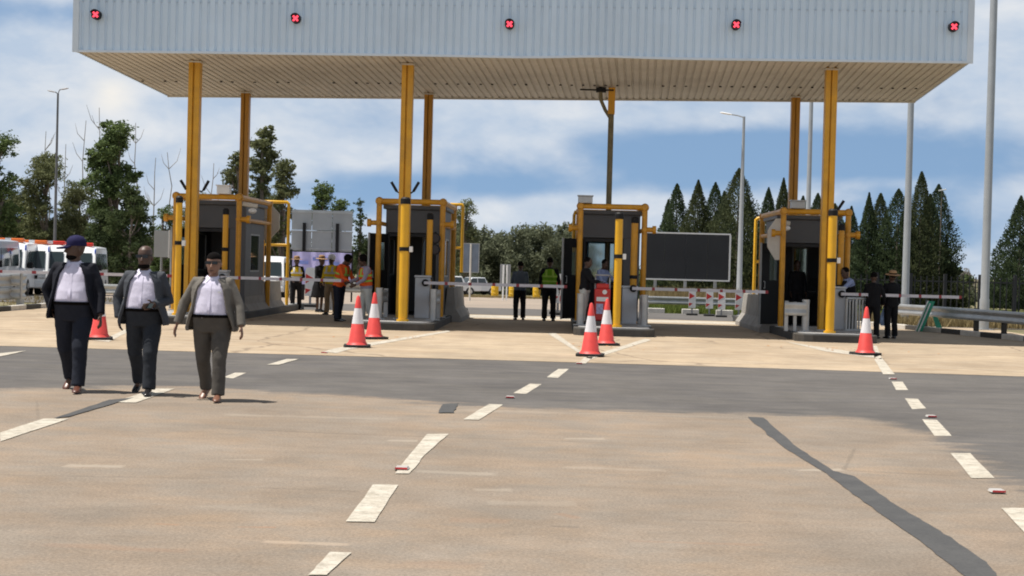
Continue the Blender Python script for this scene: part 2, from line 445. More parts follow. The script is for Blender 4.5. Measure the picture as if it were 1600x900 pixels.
ROADMARKS = [mk_(100, 727, 196, 729, .10, PALE, .8), mk_(605, 688, 652, 689, .07, PALE, .8), mk_(1240, 735, 1320, 734, .07, PALE, .9), mk_(640, 736, 775, 741, .10, PALE, .6),
    mk_(880, 685, 945, 686, .08, PALE, .7), mk_(345, 718, 412, 718, .06, PALE, .7), mk_(410, 846, 548, 851, .05, (.42, .33, .25), .8), mk_(740, 765, 800, 766, .08, PALE, .5), mk_(760, 785, 900, 787, .12, PALE, .35),
    mk_(1200, 645, 1420, 656, .10, PALE, .3), mk_(345, 648, 620, 655, .12, PALE, .45), mk_(700, 640, 1150, 650, .2, PALE, .4),
    mk_(345, 669, 560, 679, .04, DARK, .55), mk_(560, 679, 960, 692, .035, DARK, .5), mk_(1318, 735, 1500, 744, .035, DARK, .55), mk_(1318, 736, 1336, 700, .02, DARK, .5),
    mk_(860, 822, 905, 824, .03, DARK, .7), mk_(370, 823, 432, 824, .03, RUST, .8), mk_(240, 818, 280, 820, .03, RUST, .6), mk_(870, 802, 905, 810, .05, RUST, .4), mk_(60, 655, 57, 625, .02, DARK, .35),
    mk_(700, 812, 800, 815, .10, RUST, .25), mk_(1110, 690, 1180, 692, .05, DARK, .4), mk_(620, 878, 760, 884, .12, RUST, .22), mk_(0, 742, 330, 748, .05, DARK, .35), mk_(400, 762, 560, 768, .03, DARK, .4), mk_(900, 760, 1230, 772, .06, DARK, .22), mk_(60, 850, 300, 862, .07, RUST, .3), mk_(980, 845, 1200, 852, .05, RUST, .3), mk_(1050, 812, 1180, 815, .03, DARK, .4), mk_(300, 790, 520, 800, .1, PALE, .3), mk_(880, 730, 1040, 735, .08, PALE, .4), mk_(1120, 700, 1190, 700, .04, DARK, .5)]
RC = [(0.240, 0.190, 0.147), (0.198, 0.164, 0.132), (0.268, 0.202, 0.145), (0.226, 0.190, 0.155)]
RU = (RC, (0.35, 0.22, 1.6), (0.75, 1, 1), 0.40, .07)
m_road = groundmat('dusty_road', *RU[:3], speck=0.40, streak=.07, marks=ROADMARKS)
AC = [(0.104, 0.097, 0.094), (0.118, 0.110, 0.104), (0.091, 0.085, 0.084), (0.124, 0.114, 0.105)]
m_asph = groundmat('asphalt', AC, (0.5, 0.16, 2.2), (0.35, 1, 1), speck=0.16, streak=.08, under=RU)
m_asph2 = groundmat('clean_asphalt', AC, (0.5, 0.16, 2.2), (0.35, 1, 1), speck=0.16, streak=.08)
m_apron = groundmat('concrete_apron', [(0.370, 0.288, 0.200), (0.404, 0.320, 0.225), (0.331, 0.251, 0.172), (0.387, 0.311, 0.228)], (0.5, 0.2, 2.0), (0.35, 1, 1), speck=0.10, cracks=0.55, streak=.10)
m_paint = groundmat('road_paint', [(0.487, 0.454, 0.386), (0.538, 0.496, 0.428), (0.403, 0.361, 0.298)], (2, 6), speck=0.16, worn=.5)
m_patch = groundmat('tar_patch', [(0.075, 0.075, 0.076), (0.089, 0.088, 0.088), (0.068, 0.068, 0.070)], (1, 4), speck=0.16)
m_soil = groundmat('verge_soil', [(0.225, 0.171, 0.113), (0.095, 0.108, 0.041), (0.270, 0.211, 0.144), (0.126, 0.126, 0.054)], (0.25, 0.07, 1.2), speck=0.25)
m_gravel = groundmat('far_gravel', [(0.302, 0.244, 0.197), (0.344, 0.281, 0.227), (0.260, 0.218, 0.181)], (0.3, 0.1), speck=0.2)

def sheet(name, poly, m, z, parent=None, follow=True):     # poly: list of (x, y) on the plan
    bm = bmesh.new()
    f = bm.faces.new([bm.verts.new((x, y, 0)) for x, y in poly])
    bmesh.ops.triangulate(bm, faces=[f])
    if follow:
        ys = [p[1] for p in poly]
        for yc in [48.0]:
            if min(ys) < yc < max(ys):
                bmesh.ops.bisect_plane(bm, geom=bm.verts[:] + bm.edges[:] + bm.faces[:], plane_co=(0, yc, 0), plane_no=(0, 1, 0))
    for v in bm.verts: v.co.z = tz(v.co.x, v.co.y) + z
    bmesh.ops.recalc_face_normals(bm, faces=bm.faces)
    for f in bm.faces:
        if f.normal.z < 0: f.normal_flip()
    me = bpy.data.meshes.new(name); bm.to_mesh(me); bm.free(); me.materials.append(m)
    o = bpy.data.objects.new(name, me); COL.objects.link(o)
    if parent: o.parent = parent
    return o

def g2(px, py): p = G(px, py); return (p.x, p.y)

# one sheet of land to the horizon
mb = MB()
ysl = [-60, 0, 48, 120, 400, 1600, 4000]
vs = []; xs = [-3000, -400, -60, 60, 400, 3000]
for y in ysl:
    for x in xs: vs.append((x, y, tz(x, min(y, 400)) - 0.012))
nx = len(xs)
fs = [(j * nx + i, j * nx + i + 1, (j + 1) * nx + i + 1, (j + 1) * nx + i) for j in range(len(ysl) - 1) for i in range(nx - 1)]
mb.add(vs, fs); struct(mb.build('ground', m_soil))

XL, XR = -14.5, 13.0
road = struct(sheet('road', [(XL - 6, -8), (XR + 6, -8), (XR + 6, 33.0), (XL - 6, 33.0)], m_road, 0.0))
# asphalt strip: far edge and ragged near edge read off the photo
far = [(-260, 533), (0, 541), (400, 553), (800, 564), (1200, 576), (1600, 589), (1900, 599)]
near = [(-260, 611), (0, 614), (200, 607), (340, 611), (520, 622), (700, 637), (900, 645), (1060, 649), (1180, 652), (1290, 655), (1350, 662),
        (1400, 680), (1450, 708), (1490, 740), (1540, 768), (1600, 792), (1760, 850), (2050, 930)]
def rag(pts, amp=0.05, n=10):
    out = []
    q = [V(g2(*p)) for p in pts]
    for a, b in zip(q[:-1], q[1:]):
        for k in range(n):
            p = a.lerp(b, k / n)
            out.append((p.x + amp * noise.noise((p.x * 3, p.y * 3, 1)), p.y + amp * 2 * noise.noise((p.x * 2.3, p.y * 2.3, 5))))
    out.append(tuple(q[-1])); return out
nearp = [V(p) for p in rag(near, .05, 6)]
def inward(i, k=9):
    a = nearp[max(0, i - k)]; b = nearp[min(len(nearp) - 1, i + k)]; t = (b - a).normalized(); return V((-t.y, t.x))
bm = bmesh.new(); lay = bm.verts.layers.float.new('edge'); rows = []
for dist, e in ((0, 0.0), (.5, .35), (1.1, .75), (1.9, 1.0)):
    row = []
    for i, p in enumerate(nearp):
        q = p + inward(i) * dist; v = bm.verts.new((q.x, q.y, .004 if e else .0005)); v[lay] = e; row.append(v)
    rows.append(row)
for r0, r1 in zip(rows[:-1], rows[1:]):
    for i in range(len(nearp) - 1): bm.faces.new((r0[i], r0[i + 1], r1[i + 1], r1[i]))
fv = []
for p in far:
    v = bm.verts.new((*g2(*p), .004)); v[lay] = 1.0; fv.append(v)
loop = rows[-1] + fv[::-1]
from mathutils.geometry import tessellate_polygon
for tri in tessellate_polygon([[V((v.co.x, v.co.y, 0)) for v in loop]]):
    try: bm.faces.new([loop[i] for i in tri])
    except ValueError: pass
for f in bm.faces:
    f.normal_update()
    if f.normal.z < 0: f.normal_flip()
me = bpy.data.meshes.new('asphalt_strip'); bm.to_mesh(me); bm.free(); me.materials.append(m_asph)
asph = bpy.data.objects.new('asphalt_strip', me); COL.objects.link(asph); struct(asph)
apron = struct(sheet('concrete_apron', [g2(*p) for p in far[::-1]] + [(XL, 38), (XL, 47.2), (XR, 47.2), (XR, 38)], m_apron, 0.008))
back_road = struct(sheet('back_road', [(XL - 8, 47.2), (XR + 4, 47.2), (XR + 14, 62), (XL - 14, 62)], m_asph2, 0.004))
gravel = struct(sheet('gravel_lot', [(-60, 62), (24, 62), (10, 150), (-30, 150)], m_gravel, 0.002))
parking = struct(sheet('parking_lot', [(-45, 47), (XL - 8, 47.2), (XL - 14, 62), (-45, 62)], m_gravel, 0.0))

# painted markings
def quad(par, name, pts, m=m_paint, z=0.0125, wob=0.0):
    P = []
    for i in range(len(pts)):
        a = V(g2(*pts[i])); b = V(g2(*pts[(i + 1) % len(pts)]))
        n = 8 if wob else 5
        for k in range(n):
            p = a.lerp(b, k / n); w = wob if wob else 0.008
            P.append((p.x + w * noise.noise((p.x * 9, p.y * 9, 2)), p.y + w * 2 * noise.noise((p.x * 9, p.y * 9, 7))))
    return sheet(name, P, m, z, par)
dashes = [
    [(0, 677), (68, 655), (108, 655), (0, 691)], [(178, 629), (243, 608), (273, 608), (212, 630)],
    [(349, 590), (367, 583), (385, 583), (364, 592)], [(417, 571), (448, 562), (467, 562), (436, 571)], [(-20, 558), (0, 553), (41, 549), (20, 554), (-10, 560)],
    [(482, 900), (516, 864), (549, 865), (510, 900)], [(541, 816), (583, 758), (622, 759), (585, 817)],
    [(625, 730), (667, 679), (701, 679), (660, 715), (655, 724), (640, 741), (617, 741)], [(724, 656), (764, 632), (786, 633), (748, 657)],
    [(802, 615), (828, 600), (846, 601), (822, 616)], [(854, 590), (872, 577), (889, 577), (872, 591)],
    [(904, 569), (913, 559), (927, 559), (915, 569)],
    [(1366, 562), (1378, 560), (1398, 586), (1380, 586)], [(1393, 597), (1410, 597), (1419, 610), (1400, 610)],
    [(1414, 623), (1434, 624), (1447, 639), (1425, 640)], [(1441, 656), (1464, 657), (1487, 682), (1460, 682)],
    [(1485, 709), (1516, 709), (1554, 748), (1518, 748)], [(1564, 795), (1602, 795), (1660, 855), (1612, 845)]]
for q in dashes: quad(road, 'lane_dash', q, z=0.0125 if min(p[1] for p in q) < 575 else 0.0065)
lines = [[(507, 550), (524, 545), (700, 517), (704, 519), (545, 547), (525, 553)], [(915, 560), (1008, 530), (1018, 532), (925, 562)],
         [(868, 521), (912, 553), (905, 553), (856, 522)], [(1225, 534), (1300, 546), (1375, 556), (1366, 560), (1290, 550)], [(130, 531), (170, 535), (215, 512), (205, 511), (165, 530)],
         [(1362, 541), (1370, 541), (1378, 562), (1366, 560)]]
for q in lines: quad(apron, 'chevron_line', q)
quad(back_road, 'far_edge_line', [(720, 492), (1180, 505), (1180, 508), (720, 496)], z=0.0095)
# tar repairs and tyre scuffs belong to the road
quad(road, 'tar_patch', [(1168, 652), (1192, 653), (1240, 695), (1302, 736), (1335, 745), (1400, 790), (1460, 825), (1530, 870), (1565, 905), (1510, 905), (1450, 855), (1350, 785), (1290, 740), (1225, 700)], m_patch, 0.0045, 0.022)
quad(road, 'tar_patch', [(83, 655), (108, 652), (210, 622), (170, 626)], m_patch, 0.0085, 0.02)
quad(road, 'tar_patch', [(683, 646), (692, 632), (717, 631), (708, 646)], m_patch, 0.0085, 0.03)
# kerbs in black and white blocks
m_kw = mat('kerb_white', (0.60, 0.57, 0.52), 0.8, dirt=0.3, scale=6); m_kb = mat('kerb_black', (0.05, 0.048, 0.046), 0.8, dirt=0.3, scale=6)
def kerb(a, b, w=0.16, h=0.14, bl=0.9, gap=False):
    a, b = V(a), V(b); t = (b - a); n = max(1, int(t.length / bl)); mb = MB()
    ang = math.atan2(t.y, t.x)
    for k in range(n):
        p = a.lerp(b, k / n); q = a.lerp(b, (k + 0.985) / n); mb.cur = k % 2
        if gap and k % 2: continue
        c = (p + q) / 2; l = (q - p).length
        m = Matrix.Translation((c.x, c.y, tz(c.x, c.y))) @ Matrix.Rotation(ang, 4, 'Z')
        mb.bx(-l / 2, l / 2, -w / 2, w / 2, -0.05, h, m)
    return struct(mb.build('kerb', [m_kw, m_kb], bevel=0.02))
kerb((XL, 33), (XL, 47), bl=1.1)
kerb(TX(1012, 60).to_2d(), TX(1172, 60).to_2d(), bl=0.62, gap=True, h=.2, w=.25)
kerb(TX(1172, 59.5).to_2d(), TX(1190, 51).to_2d(), bl=0.75)
kerb(TX(1392, 45.5).to_2d(), TX(1640, 37.5).to_2d(), bl=1.0)
kerb(TX(1150, 50).to_2d(), TX(1392, 46).to_2d(), bl=1.0)

# grass verge strips
def grass(name, x0, x1, y0, y1, n, h, m, label, seed=1, lean=0.3):
    rnd = np.random.default_rng(seed)
    x = rnd.uniform(x0, x1, n); y = rnd.uniform(y0, y1, n); z = np.array([tz(a, b) for a, b in zip(x, y)])
    hh = h * rnd.uniform(0.5, 1.25, n); a = rnd.uniform(0, 2 * PI, n); w = 0.018 + 0.02 * h * rnd.uniform(.5, 1, n)
    lx = rnd.normal(0, lean, n) * hh; ly = rnd.normal(0, lean, n) * hh
    v = np.zeros((n, 3, 3))
    v[:, 0] = np.stack([x - w * np.cos(a), y - w * np.sin(a), z - .02], 1)
    v[:, 1] = np.stack([x + w * np.cos(a), y + w * np.sin(a), z - .02], 1)
    v[:, 2] = np.stack([x + lx, y + ly, z + hh], 1)
    me = bpy.data.meshes.new(name); me.from_pydata(v.reshape(-1, 3).tolist(), [], np.arange(3 * n).reshape(-1, 3).tolist())
    me.materials.append(m); o = bpy.data.objects.new(name, me); COL.objects.link(o)
    return tag(o, label, 'grass', kind='stuff')
m_grass = leafmat('green_grass', (0.07, 0.11, 0.022), (0.20, 0.24, 0.06), 0.8)
m_dry = leafmat('dry_grass', (0.17, 0.125, 0.055), (0.34, 0.27, 0.14), 0.8)
a, b = TX(1010, 64), TX(1180, 64)
grass('verge_grass', a.x, b.x, 60.5, 66, 12000, 0.30, m_grass, 'short green grass behind the white kerb stones', 2)
grass('tall_dry_grass', TX(1010, 72).x, TX(1195, 72).x + 0.6, 70, 75, 5200, 0.95, m_dry, 'tall dry straw coloured grass below the black billboard', 3, 0.16)
grass('roadside_weeds', TX(1330, 50).x, TX(1620, 50).x, 47.5, 58, 11000, 0.3, m_dry, 'mixed dry and green weeds behind the right guardrail', 4)
grass('field_grass', TX(1380, 70).x, TX(1640, 90).x, 64, 100, 9000, 0.35, m_grass, 'green field grass beyond the palisade fence', 5)
grass('lot_grass', TX(690, 110).x, TX(860, 110).x, 118, 136, 8000, 0.14, m_dry, 'grass strip behind the yellow drums', 6)
grass('left_weeds', -40, -14.9, 40, 57, 5000, 0.13, m_dry, 'low dry weeds around the parked ambulances', 8)
# ---------------------------------------------------------------- toll canopy
YF, YB = 35.4, 43.6
FL, FR = PY(118, 80, YF), PY(1515, 98, YF)
BL, BR = PY(262, 150, YB), PY(1430, 159, YB)
FH = 1.45
m_fascia = mat('fascia_sheet', (0.60, 0.72, 0.84), 0.45, 0.0, var=0.06, scale=0.8, dirt=0.12, spec=0.6, stretch=(1, 1, .3))
m_soffit = mat('soffit_sheet', (0.58, 0.55, 0.50), 0.6, var=0.12, scale=0.7, dirt=0.35)
m_trim = mat('pale_trim', (0.60, 0.67, 0.74), 0.4, var=0.03)
m_rooft = mat('roof_sheet', (0.45, 0.46, 0.47), 0.45, 0.4)
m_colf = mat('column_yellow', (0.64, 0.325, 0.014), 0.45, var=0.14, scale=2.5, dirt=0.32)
canopy = thing('toll_canopy', 'wide toll plaza canopy with pale blue corrugated fascia on yellow columns', 'canopy', (FL.lerp(FR, .5).x, YF, 0))
OC = canopy.location.copy()
def corrug(n, depth, pitch=1.0):
    """ribbed profile of unit pitch: (u, d) pairs"""
    pr = []
    for k in range(n):
        pr += [(k + 0.0, 0), (k + 0.62, 0), (k + 0.70, depth), (k + 0.92, depth)]
    pr.append((n, 0)); return pr
def ribbed(a0, a1, b0, b1, n, depth, nrm, sag=None):
    """sheet from edge a0-a1 to edge b0-b1 ribbed across, nrm = outward"""
    pr = corrug(n, depth); A = []; B = []
    for u, d in pr:
        t = u / n
        s = sag(t) if sag else 0
        A.append(a0.lerp(a1, t) + nrm * d + V((0, 0, s))); B.append(b0.lerp(b1, t) + nrm * d)
    m = len(pr); mb = MB()
    mb.add(A + B, [(i, i + 1, m + i + 1, m + i) for i in range(m - 1)])
    return mb
o = lambda p: p - OC
up = V((0, 0, FH))
sag = lambda t: 0.032 * math.exp(-((t - 0.595) / 0.05) ** 2) - 0.012 * math.exp(-((t - 0.50) / 0.06) ** 2)
ribbed(o(FL), o(FR), o(FL + up), o(FR + up), 112, -0.028, V((0, -1, 0)), sag).build('fascia', m_fascia, canopy)
ribbed(o(BR), o(BL), o(BR + up), o(BL + up), 112, 0.03, V((0, 1, 0))).build('fascia', m_fascia, canopy)
ribbed(o(BL), o(FL), o(BL + up), o(FL + up), 44, 0.03, V((-1, 0, 0))).build('fascia', m_fascia, canopy)
ribbed(o(FR), o(BR), o(FR + up), o(BR + up), 44, 0.03, V((1, 0, 0))).build('fascia', m_fascia, canopy)
dn = V((0, 0, 0.012))
so_ = ribbed(o(FR + dn), o(FL + dn), o(BR + dn), o(BL + dn), 112, 0.035, V((0, 0, 1)))
so_.build('soffit', m_soffit, canopy)
mb = MB(); mb.add([o(FL + up * .8), o(FR + up * .8), o(BR + up * .8), o(BL + up * .8)], [(0, 1, 2, 3)]); mb.build('roof_sheet', m_rooft, canopy)
mb = MB()
for p, sx in ((FL, -1), (FR, 1)):
    q = o(p); mb.bx(q.x - 0.07, q.x + 0.07, -0.034, 0.03, q.z - 0.015, q.z + FH + 0.01)
n = 40                                     # drip edge along the bottom, bent a little like the sheets
A = [o(FL).lerp(o(FR), k / n) + V((0, 0, sag(k / n))) for k in range(n + 1)]
for a, b in zip(A[:-1], A[1:]):
    mb.rings([[a + V((0, -0.032, -0.02)), a + V((0, 0.05, -0.02)), a + V((0, 0.05, 0.035)), a + V((0, -0.032, 0.035))],
              [b + V((0, -0.032, -0.02)), b + V((0, 0.05, -0.02)), b + V((0, 0.05, 0.035)), b + V((0, -0.032, 0.035))]])
mb.build('edge_trim', m_trim, canopy)
mb = MB(); a, b = o(FL + up), o(FR + up)
mb.rings([[a + V((0, -0.05, 0)), a + V((0, .06, 0)), a + V((0, .06, .05)), a + V((0, -0.05, .05))], [b + V((0, -0.05, 0)), b + V((0, .06, 0)), b + V((0, .06, .05)), b + V((0, -0.05, .05))]])
mb.build('top_flashing', m_trim, canopy)
mb = MB(); a, b = o(BL), o(BR)
mb.rings([[a + V((0, -0.05, -.03)), a + V((0, .05, -.03)), a + V((0, .05, .03)), a + V((0, -0.05, .03))], [b + V((0, -0.05, -.03)), b + V((0, .05, -.03)), b + V((0, .05, .03)), b + V((0, -0.05, .03))]])
mb.build('edge_trim', m_soffit, canopy)
# row of fixings along the soffit
mb = MB()
for k in range(70):
    u = (k + .5) / 70
    if noise.noise((k * 1.7, 0, 0)) < -0.12: continue
    p = o(FL).lerp(o(FR), u).lerp(o(BL).lerp(o(BR), u), 0.62); mb.bx(p.x - 0.03, p.x + .03, p.y - .03, p.y + .03, p.z - 0.012, p.z + 0.02)
mb.build('soffit_fixings', m_black, canopy)

YC, YCB = 36.8, 42.6
def soff_z(x, y):
    t = (x - FL.x) / (FR.x - FL.x); s = (y - YF) / (YB - YF)
    return FL.lerp(FR, t).lerp(BL.lerp(BR, t), s).z
XI = [-8.93, -3.80, 1.32, 6.42]            # the four islands
XI[1] = PY(628, 490, YC).x; XI[3] = PY(1287.5, 500, YC).x; XI[0] = PY(297, 470, YC).x; XI[2] = (XI[1] + XI[3]) / 2
m_colb = mat('shaded_column_yellow', (0.45, 0.205, 0.012), 0.45, var=0.1, scale=2, dirt=0.2)  # back columns: canopy shade put into the column yellow
def column(x, y, w, dpt, cm=None):
    mb = MB(); zt = soff_z(x, y) + 0.03
    l = (x - OC.x, y - OC.y)
    # two channels back to back
    mb.bx(l[0] - w / 2, l[0] - w * .10, l[1] - dpt / 2, l[1] + dpt / 2, 0.2, zt)
    mb.bx(l[0] - w * .10, l[0] + w * .02, l[1] - dpt / 2 + .05, l[1] + dpt / 2 - .05, 0.2, zt)
    mb.bx(l[0] + w * .02, l[0] + w / 2, l[1] - dpt / 2 + .012, l[1] + dpt / 2 + .012, 0.2, zt)
    c = mb.build('column', cm or m_colf, canopy, bevel=0.012)
    mb = MB(); mb.bx(l[0] - w * .7, l[0] + w * .7, l[1] - w * .7, l[1] + w * .7, 0.2, 0.225); mb.build('base_plate', m_galv, c)
    mb = MB(); mb.bx(l[0] - w * .62, l[0] + w * .62, l[1] - w * .62, l[1] + w * .62, zt - 0.07, zt - 0.035); mb.build('cap_plate', m_soffit, c)
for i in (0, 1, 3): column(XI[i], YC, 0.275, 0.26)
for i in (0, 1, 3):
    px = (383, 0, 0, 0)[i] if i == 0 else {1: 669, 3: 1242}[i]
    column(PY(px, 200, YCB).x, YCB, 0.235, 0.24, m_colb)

# steel prop standing in for the lost column
p = PY(955.5, 160, 41.0); zt = soff_z(p.x, 41.0)
m_olive = mat('weathered_steel', (0.20, 0.17, 0.10), 0.6, 0.3, var=0.25, scale=6)
prop = thing('support_pole', 'thin olive grey steel prop with curved brace under canopy, above third booth', 'pole', (p.x, 41.0, 0.2))
MB().tube([(0, 0, 0), (0, 0, zt - 0.9)], 0.075, 12).build('shaft', m_olive, prop, 40)
MB().bx(-.09, .09, -.09, .09, zt - 0.9, zt - 0.2).build('head', m_yellow, prop)
MB().tube([(-0.02, 0, zt - 1.0), (-0.16, -.05, zt - .8), (-.28, -.1, zt - .55), (-.3, -.1, zt - .3)], 0.05, 10).build('brace', m_olive, prop, 40)
MB().bx(-.42, -.16, -.16, .02, zt - .33, zt - .2).bx(-.85, .05, -.1, -.05, zt - .29, zt - .25).build('bracket', m_black, prop)

# ---------------------------------------------------------------- lane signals on the fascia
m_cross = mat('red_signal_light', (0.8, 0.03, 0.05), 0.4, emit=(1.0, 0.06, 0.10), estr=1.5)
m_lens = mat('dark_red_lens', (0.10, 0.004, 0.008), 0.25)
def signal():
    t = thing('lane_signal', 'x', 'signal', group='red cross lane signals on the canopy fascia')
    mb = MB(); mb.rings([[V((.16 * math.cos(a) , y, .16 * math.sin(a))) for a in [2 * PI * k / 24 for k in range(24)]] for y in (-0.24, -0.03)])
    mb.build('housing', m_black, t, 40)
    mb = MB(); mb.rings([[V((.145 * math.cos(a), y, .145 * math.sin(a))) for a in [2 * PI * k / 24 for k in range(24)]] for y in (-0.246, -0.2415)]); mb.build('lens', m_lens, t)
    for s in (1, -1):
        mb = MB(); mb.bx(-.12, .12, -.256 - .003 * s, -.2475, -.032, .032, Matrix.Rotation(s * PI / 4, 4, 'Y'))
        mb.build('cross_bar', m_cross, t)
    mb = MB()
    ang = [R(20 + 140 * k / 12) for k in range(13)]
    mb.rings([[V((r * math.cos(a), y, r * math.sin(a))) for r, y in ((.165, -.03), (.165, -.36), (.172, -.36), (.172, -.03))] for a in ang]); mb.build('hood', m_black, t, 40)
    MB().bx(-.05, .05, -.03, .03, -.05, .05).build('bracket', m_black, t)
    t.scale = (.67, .67, .67)
    return t
sg = [(148, 22, 'leftmost red cross lane signal, near the left corner of the fascia'), (461, 28, 'red cross lane signal second from the left on the fascia'),
      (796, 37, 'red cross lane signal at the middle of the fascia'), (1151, 38, 'red cross lane signal second from the right on the fascia'), (1492, 41, 'rightmost red cross lane signal, beside the right corner trim')]
s0 = signal()
for k, (px, py, lb) in enumerate(sg):
    p = PY(px, py, YF - .25); p.y = YF - 0.03
    if k == 0: s0.location = p; s0['label'] = lb
    else: dup(s0, lb, p)

# ---------------------------------------------------------------- toll islands
YI = 34.8
isl_names = ['island behind the three walking men', 'island with the round traffic lights', 'island with the red trolley', 'rightmost island, under the right column']
m_deck = mat('island_deck', (0.33, 0.33, 0.33), 0.8, var=0.15, dirt=0.3)
m_kerbd = mat('dark_kerb', (0.045, 0.044, 0.042), 0.75, var=0.3, dirt=0.4)
def island(i):
    t = thing('traffic_island', 'raised dark kerbed toll ' + isl_names[i], 'traffic island', (XI[i], YI, 0), group='toll islands')
    w = .93; out = [(-w, 13), (-w, .35)] + [(-w + .35 - .35 * math.cos(a), .35 - .35 * math.sin(a)) for a in (.5, 1, PI / 2)] + \
        [(w - .35 + .35 * math.sin(a), .35 - .35 * math.cos(a)) for a in (0.0, .5, 1.0)] + [(w, .35), (w, 13)]
    MB().prism(out, -.05, .185).build('kerb', m_kerbd, t, bevel=0.025)
    inn = [(x * .88, .12 + y * .985) for x, y in out]
    MB().prism(inn, .17, .2).build('deck', m_deck, t)
    return t
for i in range(4): island(i)

def P2(px, Y, i): return PY(px, 450, Y).x - XI[i]

# booths ------------------------------------------------------------
booth_lab = ['charcoal toll booth behind the walking men, half hidden by the yellow column', 'charcoal toll booth left of centre with its black door open',
             'charcoal toll booth with a see-through back window and blue-shirted man inside', 'rightmost charcoal toll booth with its door open and a dark figure inside']
m_frame = mat('grey_frame', (0.30, 0.31, 0.31), 0.4, 0.3)
m_blue = mat('blue_strip', (0.10, 0.42, 0.62), 0.4)
def booth(i):
    Y0 = 39.5; b = thing('toll_booth', booth_lab[i], 'toll booth', (XI[i], Y0, 0.2), group='toll booths')
    HT = 2.72; DP = 2.5
    w = MB()
    w.bx(-.75, .75, 0, .05, 2.12, HT)                  # header
    w.bx(-.75, -.69, 0, .05, 0, 2.12)                  # jambs
    w.bx(.33, .75, 0, .05, 0, 2.12)
    for x0, x1 in ((-.75, -.70), (.70, .75)):          # side walls with a window each
        w.bx(x0, x1, .052, .7, 0, HT); w.bx(x0, x1, 1.9, DP, 0, HT)
        w.bx(x0, x1, .7, 1.9, 0, 1.0); w.bx(x0, x1, .7, 1.9, 2.0, HT)
    a, c = (-.55, .60) if i == 2 else (-.02, .40)
    w.bx(-.70, a, DP - .05, DP, 0, HT); w.bx(c, .70, DP - .05, DP, 0, HT)
    w.bx(a, c, DP - .05, DP, 0, .95); w.bx(a, c, DP - .05, DP, 2.05, HT)
    w.build('wall', m_booth, b, bevel=0.01)
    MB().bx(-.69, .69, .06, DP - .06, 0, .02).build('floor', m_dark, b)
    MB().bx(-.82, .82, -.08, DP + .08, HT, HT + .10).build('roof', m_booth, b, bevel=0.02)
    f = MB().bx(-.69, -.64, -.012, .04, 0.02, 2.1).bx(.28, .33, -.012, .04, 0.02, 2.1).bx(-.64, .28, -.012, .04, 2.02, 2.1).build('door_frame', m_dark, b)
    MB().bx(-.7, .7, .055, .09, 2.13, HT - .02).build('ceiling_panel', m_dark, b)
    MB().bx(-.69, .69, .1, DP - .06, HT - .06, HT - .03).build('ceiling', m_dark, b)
    for x in (-.735, .715):
        wn = MB().bx(x - .012, x + .032, .7, .74, 1.0, 2.0).bx(x - .012, x + .032, 1.86, 1.9, 1.0, 2.0).bx(x - .012, x + .032, .74, 1.86, 1.0, 1.04).bx(x - .012, x + .032, .74, 1.86, 1.96, 2.0).build('window', m_frame, b)
        MB().bx(x + .005, x + .015, .74, 1.86, 1.04, 1.96).build('pane', m_glass, wn)
    wn = MB().bx(a, a + .04, DP - .06, DP + .01, .95, 2.05).bx(c - .04, c, DP - .06, DP + .01, .95, 2.05).bx(.18, .215, DP - .06, DP + .01, .99, 2.01).bx(a + .04, c - .04, DP - .06, DP + .01, .95, .99).bx(a + .04, c - .04, DP - .06, DP + .01, 2.01, 2.05).build('window', m_blue if i == 2 else m_frame, b)
    MB().bx(a + .04, c - .04, DP - .03, DP - .02, .99, 2.01).build('pane', m_clear, wn)
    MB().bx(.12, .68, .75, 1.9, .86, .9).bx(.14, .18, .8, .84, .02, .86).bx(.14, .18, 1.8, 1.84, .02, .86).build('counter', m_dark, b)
    mo = MB().bx(.3, .62, 1.1, 1.13, 1.0, 1.22).bx(.44, .48, 1.11, 1.14, .9, 1.0).build('monitor', m_black, b)
    # door leaf, hinged at the left jamb and swung open
    ang = {0: R(-108), 1: R(-116), 2: R(-127), 3: R(-132)}[i]
    d = MB()
    rot = Matrix.Translation((-.69, -.02, 0)) @ Matrix.Rotation(ang, 4, 'Z')
    LW = .86
    d.bx(0, LW, -.02, .02, .04, 1.15, rot).bx(0, .16, -.02, .02, 1.15, 1.85, rot).bx(.5, LW, -.02, .02, 1.15, 1.85, rot).bx(0, LW, -.02, .02, 1.85, 2.08, rot)
    dd = d.build('door', m_black, b, bevel=0.006)
    MB().bx(.16, .5, -.006, .006, 1.15, 1.85, rot).build('pane', m_clear, dd)
    MB().bx(LW, LW + .03, -.024, .024, .03, 2.09, rot).build('door_edge', m_frame, dd)
    MB().tube([rot @ V((LW - .09, .03, .95)), rot @ V((LW - .09, .07, .95)), rot @ V((LW - .09, .07, 1.12)), rot @ V((LW - .09, .03, 1.12))], .012, 8).build('handle', m_galv, dd, 40)
    if i == 1: MB().bx(.36, .52, -.045, -.003, 1.0, 1.6).build('control_panel', m_black, b)
    return b
for i in range(4): booth(i)

